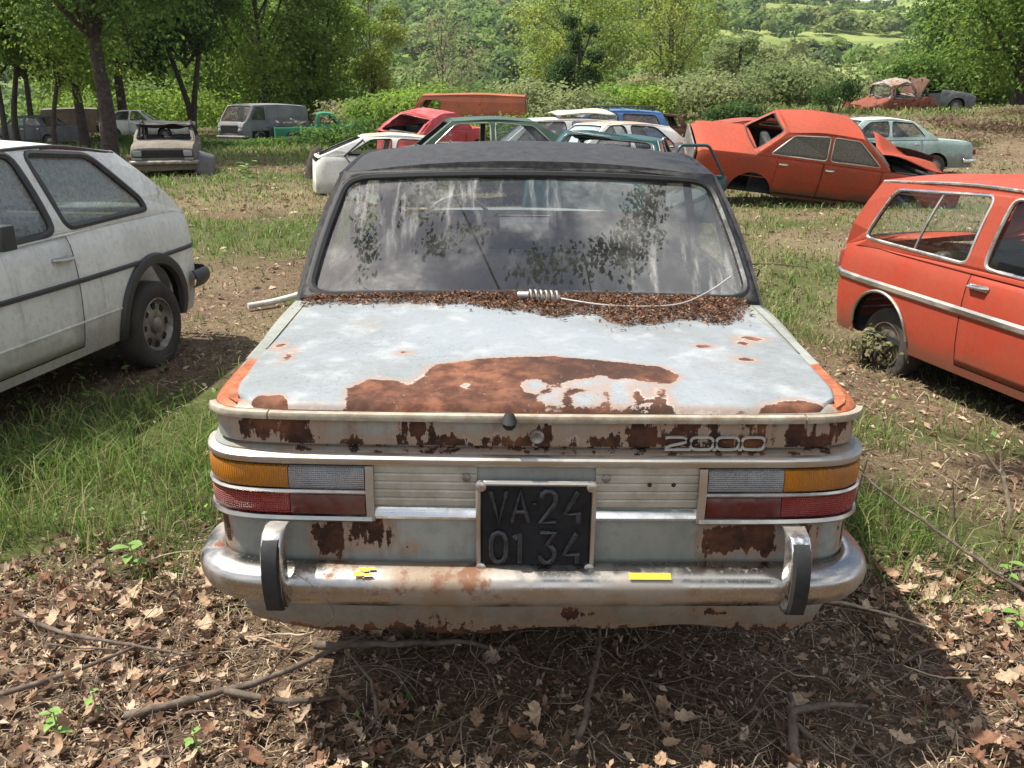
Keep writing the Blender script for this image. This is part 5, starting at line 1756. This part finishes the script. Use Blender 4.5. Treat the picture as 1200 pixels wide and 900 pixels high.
g = np.random.default_rng(77)
VV = []; FF = []; CC = []; off = 0
GC = np.array([(.12, .215, .040), (.155, .26, .050), (.085, .155, .032), (.20, .28, .065), (.26, .28, .10), (.32, .27, .14)])
SC = np.array([(.30, .235, .14), (.38, .30, .19), (.23, .165, .10), (.18, .18, .075)])
for (d0, d1, dens, hh, w, lean) in ((1.7, 4.5, 3400, .135, .0021, .75), (4.5, 8, 900, .10, .0034, .8), (8, 16, 420, .10, .006, .7), (16, 30, 170, .12, .011, .7), (30, 62, 46, .17, .026, .7)):
    area = .5 * (d1**2 - d0**2) * 1.30
    n = int(area * dens)
    d = np.sqrt(g.uniform(d0**2, d1**2, n)); a = g.uniform(-.66, .66, n)
    x = d * np.sin(a); y = d * np.cos(a)
    G_ = green(x, y); S_ = straw(x, y)
    tuft = np.clip((fbm(x * 4 + 9, y * 4, 2) - .35) * 3.5, .1, 1)
    for msk, pal, hf in ((g.random(n) < np.clip(G_ * 1.15 - .08, .012, 1) * tuft, GC, 1.), (g.random(n) < np.clip(S_ * .9, .04, 1) * (.35 + .65 * tuft) * .8, SC, .6)):
        m = msk & ~footprint(x, y)
        xx, yy = x[m], y[m]; k = m.sum()
        P = np.stack([xx, yy, gh(xx, yy) - .004], 1)
        h = hh * hf * g.uniform(.35, 1.35, k) * (.65 + .75 * G_[m])
        c = pal[g.integers(0, len(pal), k)] * g.uniform(.75, 1.25, (k, 1))
        V, F, C_ = blades(P, h, w, lean, g, c)
        VV.append(V); FF.append(F + off); CC.append(C_); off += len(V)
# broad-leaved weeds among the blades
for (d0, d1, dens, sz) in ((1.9, 4.6, 620, .011), (4.6, 9, 170, .016), (9, 20, 34, .028)):
    n = int(.5 * (d1**2 - d0**2) * 1.30 * dens)
    d = np.sqrt(g.uniform(d0**2, d1**2, n)); a = g.uniform(-.66, .66, n); x = d * np.sin(a); y = d * np.cos(a)
    cl = np.clip((fbm(x * 2.6 + 70, y * 2.6, 3) - .5) * 5, 0, 1)
    m = (g.random(n) < np.clip(green(x, y) * 1.2, .02, 1) * cl) & ~footprint(x, y); x, y = x[m], y[m]; k = len(x)
    P = np.stack([x, y, gh(x, y) + g.uniform(.01, .09, k) * (1 + d0 / 12)], 1)
    V, F = leaf_quads(P, np.tile(np.array((0, 0, 1.2)), (k, 1)), np.full(k, sz), g, .7)
    c = np.array([(.11, .23, .04), (.15, .28, .05), (.08, .17, .035), (.20, .30, .07)])[g.integers(0, 4, k)] * g.uniform(.75, 1.2, (k, 1))
    VV.append(V); FF.append(F + off); CC.append(np.repeat(c, 4, axis=0)); off += len(V)
gr = np_mesh('grass', np.concatenate(VV), np.concatenate(FF), M['grass'], None, np.concatenate(CC))
tag(gr, 'short green and straw-coloured grass growing across the yard', 'grass', kind='stuff')
print('grass quads', sum(len(q) for q in FF))

# fine litter: leaf crumbs and straw
LC = np.array([(.32, .22, .145), (.42, .30, .20), (.22, .13, .08), (.14, .085, .055), (.50, .38, .27), (.09, .06, .042)])
VV = []; FF = []; CC = []; off = 0
for (d0, d1, dens, sz, thick) in ((1.55, 3.3, 4200, .009, .035), (3.3, 7, 380, .020, .02), (7, 14, 90, .034, .01), (14, 30, 16, .06, .01)):
    area = .5 * (d1**2 - d0**2) * 1.30
    n = int(area * dens)
    d = np.sqrt(g.uniform(d0**2, d1**2, n)); a = g.uniform(-.66, .66, n)
    x = d * np.sin(a); y = d * np.cos(a)
    G_ = green(x, y)
    m = g.random(n) < np.clip(1.05 - G_ * 1.0, .12, 1) * np.clip(.25 + 1.3 * fbm(x * 1.7, y * 1.7 + 8, 3), 0, 1)
    x, y = x[m], y[m]; k = len(x)
    P = np.stack([x, y, gh(x, y) + g.uniform(.0, thick, k)], 1)
    nrm = np.tile(np.array((0, 0, 1.3)), (k, 1))
    V, F = leaf_quads(P, nrm, np.full(k, sz) * g.choice([.5, .8, 1.3, 2.0], k, p=[.32, .42, .22, .04]), g, .42)
    c = LC[g.integers(0, len(LC), k)] * g.uniform(.7, 1.2, (k, 1))
    VV.append(V); FF.append(F + off); CC.append(np.repeat(c, 4, axis=0)); off += len(V)
# straws and needles
for (d0, d1, dens, ln_, w) in ((1.55, 3.6, 1500, .055, .0011), (3.6, 8, 200, .09, .002)):
    n = int(.5 * (d1**2 - d0**2) * 1.30 * dens)
    d = np.sqrt(g.uniform(d0**2, d1**2, n)); a = g.uniform(-.66, .66, n)
    x = d * np.sin(a); y = d * np.cos(a)
    m = g.random(n) < np.clip(1.0 - green(x, y) * .9, .1, 1); x, y = x[m], y[m]; n = len(x)
    P = np.stack([x, y, gh(x, y) + g.uniform(.002, .03, n)], 1)
    th = g.uniform(0, 2 * PI, n); L_ = (ln_ * g.uniform(.3, 1.6, n))[:, None]
    dr_ = np.stack([np.cos(th), np.sin(th), g.normal(0, .22, n)], 1)
    sd = np.stack([-np.sin(th), np.cos(th), np.zeros(n)], 1) * w
    bend = np.stack([np.zeros(n), np.zeros(n), g.uniform(0, .015, n)], 1) + sd * (g.normal(0, 3, n))[:, None]
    V = np.stack([P - dr_ * L_ / 2 - sd, P - dr_ * L_ / 2 + sd, P + bend + sd, P + bend - sd, P + dr_ * L_ / 2 + sd * .5, P + dr_ * L_ / 2 - sd * .5], 1).reshape(-1, 3)
    i = np.arange(n)[:, None] * 6
    F = np.concatenate([i + np.array([[0, 1, 2, 3]]), i + np.array([[3, 2, 4, 5]])])
    c = np.array([(.36, .29, .19), (.24, .17, .11), (.45, .38, .26), (.14, .10, .07)])[g.integers(0, 4, n)] * g.uniform(.7, 1.2, (n, 1))
    VV.append(V); FF.append(F + off); CC.append(np.repeat(c, 6, axis=0)); off += len(V)
lt = np_mesh('leaf_litter', np.concatenate(VV), np.concatenate(FF), M['litter'], None, np.concatenate(CC))
tag(lt, 'brown crumbled leaf litter and dry straw covering the ground', 'leaf litter', kind='stuff')
print('litter quads', sum(len(q) for q in FF))


# oak leaves one can pick out
def oak_leaf(seed):
    g = np.random.default_rng(seed)
    out = []
    n = 15
    for i in range(n):
        t = i / (n - 1)
        w = (.24 + .10 * g.random()) * math.sin(PI * min(t * .93 + .05, 1))**.75 * (1 + .22 * math.sin(t * 19 + seed)) * (1 if g.random() > .1 else .6)
        out.append((t - .5, w))
    V = []; F = []
    cx, cy, tw = g.uniform(-1.2, 2.2), g.uniform(.3, 2.6), g.uniform(-1.2, 1.2)
    def bendp(x, y):
        return (x, y, cx * x * x * .8 + cy * y * y * 1.6 + tw * x * y)
    for x, w in out:
        V += [bendp(x, -w), bendp(x, 0), bendp(x, w)]
    for i in range(n - 1):
        a = i * 3
        F += [(a, a + 3, a + 4, a + 1), (a + 1, a + 4, a + 5, a + 2)]
    b = len(V); V += [(-.5, -.015, V[1][2]), (-.5, .015, V[1][2]), (-.72, .01, V[1][2] + .05), (-.72, -.01, V[1][2] + .05)]; F.append((b, b + 1, b + 2, b + 3))
    return V, F


def dry_leaf_mat(name, c, c2):
    t = NT(name); n = t.noise(6, 5, .65)
    cc = t.mix(t.mr(n, .35, .68), c, c2)
    t.set(color=cc, rough=.75, spec=.2)
    tl_ = t.n('ShaderNodeBsdfTranslucent'); t.ln(cc, tl_.inputs['Color'])
    m = t.n('ShaderNodeMixShader'); m.inputs[0].default_value = .2
    t.ln(t.b.outputs[0], m.inputs[1]); t.ln(tl_.outputs[0], m.inputs[2]); t.ln(m.outputs[0], t.o.inputs['Surface'])
    return t.m


LM = [dry_leaf_mat('tan_leaf', (.44, .30, .195), (.26, .165, .10)), dry_leaf_mat('pale_leaf', (.55, .42, .29), (.36, .25, .16)), dry_leaf_mat('brown_leaf', (.24, .125, .075), (.13, .068, .042))]
leaf_meshes = []
for k in range(9):
    V, F = oak_leaf(k)
    me = bpy.data.meshes.new('oak_leaf'); me.from_pydata(V, [], F); me.materials.append(LM[k % 3])
    for p in me.polygons: p.use_smooth = True
    leaf_meshes.append(me)
g = np.random.default_rng(5)
cnt = 0
while cnt < 285:
    d = math.sqrt(g.uniform(1.68**2, 3.1**2)); a = g.uniform(-.62, .62)
    x, y = d * math.sin(a), d * math.cos(a)
    if y < 1.70: continue
    if float(green(np.array(x), np.array(y))) > .25 + .7 * g.random(): continue
    if abs(x - .05) < .95 and y > 2.0 and g.random() < .9: continue
    if -.3 < x < 1.15 and y < 2.5 and g.random() < .82: continue
    o = link_mesh('dead_leaf', leaf_meshes[cnt % 9])
    s_ = g.uniform(.035, .075)
    o.scale = (s_, s_ * g.uniform(.8, 1.2), s_)
    o.location = (x, y, gz(x, y) + g.uniform(.018, .05))
    o.rotation_euler = (g.normal(0, .45), g.normal(0, .45), g.uniform(0, 6.28))
    hue = ('tan', 'pale buff', 'dark brown')[(cnt % 9) % 3]
    where = 'left of the bumper' if x < -.62 else 'right of the bumper' if x > .75 else 'below the bumper'
    tag(o, 'curled %s dead oak leaf on the litter %s' % (hue, where), 'leaf', 'fallen %s oak leaves %s' % (hue, where))
    cnt += 1

# leaves lying deeper in the litter, too many to count
g = np.random.default_rng(15)
lv = [np.array(oak_leaf(k)[0]) for k in range(9)]; lf = [[q for q in oak_leaf(k)[1]] for k in range(9)]
VV = []; FF = []; CC = []; off = 0
cnt = 0
while cnt < 1500:
    d = math.sqrt(g.uniform(1.66**2, 3.6**2)); a = g.uniform(-.64, .64)
    x, y = d * math.sin(a), d * math.cos(a)
    if y < 1.66 or float(green(np.array(x), np.array(y))) > .25 + .75 * g.random(): continue
    if abs(x - .05) < .9 and y > 2.0 and g.random() < .85: continue
    if -.3 < x < 1.15 and y < 2.5 and g.random() < .85: continue
    k = int(g.integers(0, 9)); s_ = g.uniform(.025, .065)
    Mr = np.array(Matrix.Rotation(g.uniform(0, 6.28), 3, 'Z') @ Matrix.Rotation(g.normal(0, .6), 3, 'X') @ Matrix.Rotation(g.normal(0, .5), 3, 'Y'))
    V = (lv[k] * s_ * np.array((1, g.uniform(.7, 1.2), g.uniform(.6, 1.8)))) @ Mr.T + np.array((x, y, gz(x, y) + g.uniform(-.004, .03)))
    VV.append(V); FF.append(np.array(lf[k]) + off); off += len(V)
    CC.append(np.tile(LC[int(g.integers(0, 5))] * g.uniform(.55, 1.15), (len(V), 1)))
    cnt += 1
o = np_mesh('buried_leaves', np.concatenate(VV), np.concatenate(FF), M['litter'], None, np.concatenate(CC), smooth=True)
tag(o, 'layer of broken brown leaves matted into the litter behind the saloon', 'leaf litter', kind='stuff')
tw = MB()
for i in range(520):
    d = math.sqrt(g.uniform(1.66**2, 3.3**2)); a = g.uniform(-.62, .62)
    x, y = d * math.sin(a), d * math.cos(a)
    if y < 1.66 or (float(green(np.array(x), np.array(y))) > .5 and g.random() < .8): continue
    th = g.uniform(0, PI); L_ = g.uniform(.06, .26); dx, dy = math.cos(th) * L_ / 2, math.sin(th) * L_ / 2
    z = gz(x, y) + .015
    p = [np.array((x - dx, y - dy, z)), np.array((x + g.normal(0, .015), y + g.normal(0, .015), z + g.uniform(.0, .035))), np.array((x + dx, y + dy, z + g.uniform(0, .06)))]
    rr0 = g.uniform(.0010, .0032)
    c = catmull(p, 3); tw.tube(c, [rr0 * (1 - .5 * q / (len(c) - 1)) for q in range(len(c))], 4, caps=False)
o = tw.build('twig_tangle', simple('twig_bark', (.20, .15, .11), .9, c2=(.085, .06, .045), scale=9), None, smooth=60)
tag(o, 'tangle of fine dry twigs strewn through the foreground litter', 'twigs', kind='stuff')

# sticks
M['stick'] = simple('stick_bark', (.15, .115, .085), .9, c2=(.065, .048, .036), scale=30, bump=.6)
M['stick_pale'] = simple('pale_wood', (.46, .38, .26), .8, c2=(.30, .23, .15), scale=25, bump=.4)


def stick(label, pts, r, mat='stick', name='stick', branches=(), group=None):
    r = r * .75
    mb = MB(); c = catmull(pts, 5); k = len(c)
    g = np.random.default_rng(int(abs(pts[0][0]) * 1000) + 3)
    c = [q + g.normal(0, r * .25, 3) for q in c]
    mb.tube(c, [r * (1 - .55 * i / (k - 1)) * (1 + .12 * math.sin(i * 2.1)) for i in range(k)], 7)
    for bp, br in branches:
        cb = catmull(bp, 4); kb = len(cb)
        mb.tube(cb, [br * (1 - .6 * i / (kb - 1)) for i in range(kb)], 6)
    o = mb.build(name, M[mat], None, smooth=60)
    tag(o, label, 'stick', group)
    return o


stick('thick grey-brown stick standing up from the litter below the number plate', [(.155, 1.78, .015), (.19, 1.86, .07), (.235, 2.02, .12), (.26, 2.16, .16)], .013)
stick('long bare stick slanting over the grass at right of the saloon', [(1.76, 2.55, .02), (1.62, 2.72, .09), (1.47, 2.92, .17), (1.36, 3.05, .24)], .011, branches=[([(1.70, 2.62, .05), (1.86, 2.62, .10), (1.98, 2.68, .12)], .006)])
stick('upright forked brown twig beside the right tail lamp', [(1.20, 3.05, 0), (1.205, 3.06, .14), (1.22, 3.08, .19), (1.30, 3.12, .27), (1.45, 3.16, .31)], .008, branches=[([(1.30, 3.0, 0), (1.35, 3.05, .15), (1.38, 3.06, .30)], .007), ([(1.205, 3.06, .12), (1.15, 3.02, .16)], .004)])
stick('pale splintered branch end standing at the right edge', [(2.02, 3.12, .02), (1.99, 3.14, .14), (1.96, 3.15, .22)], .014, 'stick_pale', branches=[([(1.96, 3.15, .20), (1.90, 3.15, .27), (1.86, 3.14, .33)], .006), ([(1.965, 3.15, .20), (1.95, 3.15, .28), (1.93, 3.15, .34)], .005)])
stick('thin dead stalk standing in the grass right of the saloon', [(1.72, 2.95, 0), (1.70, 2.97, .13), (1.68, 2.98, .24)], .007)
stick('stout branch stump with a side fork at the bottom right', [(.70, 1.72, .02), (.74, 1.86, .06), (.76, 1.95, .075)], .022, branches=[([(.74, 1.90, .06), (.86, 1.93, .06), (.97, 1.94, .045)], .013), ([(.75, 1.86, .05), (.82, 1.78, .03)], .010)])
stick('long crooked branch in shade under the left of the bumper', [(-.60, 2.23, .04), (-.40, 2.20, .06), (-.2, 2.22, .055), (.0, 2.20, .04)], .018)
stick('thick dark root-like branch crossing the leaves at lower left', [(-1.05, 1.92, .03), (-.80, 2.0, .05), (-.62, 2.08, .07), (-.45, 2.22, .08)], .017, branches=[([(-.80, 2.0, .05), (-.62, 1.97, .04), (-.48, 2.0, .03)], .012)])
stick('bent arching twig near the left overrider', [(-.36, 1.90, .02), (-.39, 1.98, .10), (-.47, 2.05, .15)], .009)
stick('long thin branch lying on leaves at the left edge', [(-1.62, 2.42, .03), (-1.40, 2.28, .05), (-1.15, 2.20, .06), (-.95, 2.16, .05)], .011, branches=[([(-1.45, 2.0, .03), (-1.25, 2.1, .05), (-1.1, 2.22, .06)], .010)])
stick('slender twig leaning against the left end of the bumper', [(-1.02, 2.0, .05), (-.92, 1.98, .2), (-.78, 1.92, .38), (-.70, 1.86, .46)], .003)
stick('straw-thin twig hooked over the bumper by the left overrider', [(-.62, 1.84, .22), (-.52, 1.78, .36), (-.42, 1.74, .46), (-.46, 1.74, .54), (-.52, 1.77, .56)], .0025)
stick('thin stick on the litter right of the bumper', [(1.02, 2.50, .03), (1.15, 2.42, .045), (1.32, 2.30, .05)], .009, 'stick_pale')
stick('short stick lying on dark soil at right', [(1.10, 2.12, .02), (1.25, 2.20, .04), (1.36, 2.22, .03)], .007)
stick('dark fallen branch on grass behind the red estate', [(2.2, 8.6, .05), (2.6, 8.7, .07), (3.0, 8.62, .05)], .014)
g = np.random.default_rng(9)
for k in range(64):
    d = math.sqrt(g.uniform(1.70**2, 3.2**2)); a = g.uniform(-.6, .6)
    x, y = d * math.sin(a), d * math.cos(a)
    if float(green(np.array(x), np.array(y))) > .55: x *= .55; y *= .8; y = max(y, 1.72)
    th = g.uniform(0, PI); L_ = g.uniform(.08, .30)
    dx, dy = math.cos(th) * L_ / 2, math.sin(th) * L_ / 2 * .6
    z = gz(x, y) + .03
    pts = [(x - dx, y - dy, z + g.uniform(-.01, .03)), (x - dx * .2 + g.normal(0, .012), y + g.normal(0, .012), z + g.uniform(0, .03)), (x + dx, y + dy, z + g.uniform(-.01, .05))]
    hue = 'dark' if k % 3 else 'pale'
    where = 'left of the bumper' if x < -.62 else 'right of the bumper' if x > .75 else 'below the bumper'
    stick('small dry %s twig on the litter %s' % (hue, where), pts, g.uniform(.002, .006), 'stick' if k % 3 else 'stick_pale', 'twig', group='small %s twigs %s' % (hue, where))

# green seedlings
M['seedling'] = simple('seedling_green', (.16, .27, .05), .5, c2=(.10, .19, .035), scale=20)


def seedling(label, x, y, h, n, seed, ls=.03, mat='seedling'):
    g = np.random.default_rng(seed)
    root = empty('seedling', (x, y, gz(x, y))); tag(root, label, 'plant')
    st_ = MB(); st_.tube([(0, 0, 0), (.01, .0, h * .5), (.0, .01, h)], .002, 5); st_.build('stem', M[mat], root)
    for i in range(n):
        a = i * 2.4 + g.uniform(-.3, .3); z = h * lerp(.35, 1, i / n); L_ = ls * g.uniform(.7, 1.2)
        d = Vector((math.cos(a), math.sin(a), .35 - .3 * (1 - i / n))); s_ = Vector((-math.sin(a), math.cos(a), 0))
        p = Vector((0, 0, z)); P = []
        for t_ in np.linspace(0, 1, 5):
            w = L_ * .42 * math.sin(PI * (t_ * .9 + .08)); c = p + d * L_ * 1.5 * t_ - Vector((0, 0, .3 * L_ * t_ * t_))
            P.append([c - s_ * w + Vector((0, 0, w * .3)), c, c + s_ * w + Vector((0, 0, w * .3))])
        MB().grid([[tuple(q) for q in r_] for r_ in P]).build('leaf', M[mat], root, smooth=60)


seedling('fresh green seedling with round leaves at the bottom left corner', -1.21, 1.86, .12, 6, 1, .028)
seedling('second green sprout just above the bottom left seedling', -1.15, 1.95, .10, 4, 2, .022)
seedling('small green shoot at the bottom edge left of centre', -.82, 1.80, .09, 4, 3, .024)
seedling('pale yellow-green vine leaves at the left where grass meets litter', -1.37, 2.72, .14, 6, 4, .045)
seedling('green nettle-like sprig at the right edge of the litter', 1.60, 2.34, .11, 6, 5, .03)
seedling('leafy weed in the grass right of the bumper', 1.72, 2.62, .13, 6, 6, .032)
seedling('bright weed tuft on the grass in front of the beige wreck', -5.6, 18.5, .5, 14, 7, .16)

# white pipe on the grass
mb = MB(); mb.tube([(-.17, -.12, .05), (0, 0, .06), (.17, .13, .085)], .026, 12); mb.tube([(.165, .127, .084), (.185, .142, .087)], .029, 12)
o = mb.build('plastic_pipe', simple('white_pipe', (.62, .60, .55), .5, c2=(.42, .39, .33)), None); o.location = (-2.02, 7.05, gz(-2.02, 7.05) - .01)
tag(o, 'short white plastic pipe lying on grass left of the saloon roof', 'pipe')
# rotten stump behind the white fastback
mb = MB(); mb.tube([(0, 0, 0), (.03, 0, .3), (.1, 0, .5), (.2, .02, .6)], [.22, .17, .16, .10], 10); o = mb.build('tree_stump', M['bark'], None); o.location = (-4.2, 18.6, .15); tag(o, 'dark rotten stump by the tail of the white fastback', 'stump')
# tree stump at right edge
mb = MB(); mb.tube([(0, 0, -.2), (.1, 0, .6), (.5, 0, 1.5), (1.0, 0, 2.3)], [1.1, .6, .42, .34], 12); o = mb.build('tree_stump', M['bark_pale'], None); o.location = (25.4, 40, gz(25, 40)); tag(o, 'pale leaning stump at the right edge under the lime trees', 'stump')

# ------------------------------------------------------------------ litter and wire on the boot lid
SM = saloon.root.matrix_world if False else Matrix.Translation((.05, 1.85, 0)) @ Matrix.Rotation(R(.55), 4, 'Y')
poly = [(-.755, .90), (-.75, 1.0), (-.4, 1.0), (0, 1.0), (.4, 1.0), (.74, 1.0), (.70, .84), (.66, .76), (.578, .66), (.477, .70), (.38, .645), (.258, .61), (.191, .735), (.056, .70), (-.04, .775), (-.12, .79), (-.219, .86), (-.32, .845), (-.42, .88), (-.55, .875), (-.66, .905)]
g = np.random.default_rng(31)
q = np.stack([g.uniform(-.78, .76, 44000), g.uniform(.55, 1.0, 44000)], 1)
sd_ = poly_sd(q, poly) + .05 * (fbm(q[:, 0] * 14, q[:, 1] * 14, 3) - .55)
keep = (sd_ > 0) & (g.random(len(q)) < np.clip(.30 + sd_ * 18, 0, 1)) | ((sd_ > -.05) & (g.random(len(q)) < .02))
q = q[keep]; sd_ = sd_[keep]; n = len(q)
zz = np.array([saloon.deckz(a, b) for a, b in q]) + .006
th = np.clip(sd_ * .25, 0, .022) + .012 * np.clip((q[:, 1] - .9) / .1, 0, 1)
P = np.stack([q[:, 0], q[:, 1], zz + g.random(n) * np.maximum(th, .001)], 1)
V, F = leaf_quads(P, np.tile(np.array((0, 0, 1.1)), (n, 1)), np.full(n, .0050) * g.choice([.6, 1., 1.7], n, p=[.4, .45, .15]), g, .5)
LC2 = np.array([(.13, .060, .035), (.19, .095, .055), (.08, .040, .026), (.26, .16, .10), (.10, .05, .03)])
cc = LC2[g.integers(0, 5, n)] * g.uniform(.7, 1.25, (n, 1))
o = np_mesh('needle_litter', V, F, M['litter'], None, np.repeat(cc, 4, axis=0)); o.matrix_world = SM
tag(o, 'dark brown needles and leaf crumbs piled below the rear window', 'leaf litter', kind='stuff')
mb = MB()
hel = [(-.005 + .10 * t_ + .0, .865 - .02 * t_ + .016 * math.cos(t_ * 2 * PI * 6), saloon.deckz(0, .86) + .034 + .016 * math.sin(t_ * 2 * PI * 6)) for t_ in np.linspace(0, 1, 90)]
mb.tube(hel, .0035, 6)
mb.tube([(-.04, .875, saloon.deckz(0, .87) + .032), (-.005, .865, saloon.deckz(0, .87) + .034)], .011, 8)
zz_ = saloon.deckz(.3, .9)
mb.tube(catmull([(.09, .845, zz_ + .030), (.226, .80, zz_ + .020), (.36, .79, zz_ + .018), (.48, .82, zz_ + .022), (.58, .88, zz_ + .05), (.66, .93, zz_ + .09)], 6), .0032, 6)
o = mb.build('aerial_spring', M['wire'], None, smooth=60); o.matrix_world = SM
tag(o, 'grey coil spring with thin curved wire lying on the boot lid', 'aerial')
mb = MB(); mb.tube([(-.16, .915, .998), (.10, .905, .998), (.30, .91, .995)], .007, 6); o = mb.build('wiper_blade', M['rubber'], None); o.matrix_world = SM
tag(o, 'black wiper blade half buried in needles below the rear window', 'wiper')

# ------------------------------------------------------------------ air over the valley
hz = MB(); hz.box((0, 420, 60), (1700, 1100, 190))
hzo = hz.build('haze', None, None, smooth=0)
t = NT('haze_air'); t.t.nodes.remove(t.b)
pv = t.n('ShaderNodeVolumePrincipled'); pv.inputs['Color'].default_value = (.86, .92, 1.0, 1); pv.inputs['Density'].default_value = .00010; pv.inputs['Anisotropy'].default_value = .3
t.ln(pv.outputs[0], t.o.inputs['Volume']); hzo.data.materials.append(t.m)
tag(hzo, 'thin pale haze filling the valley air', 'haze', kind='stuff')
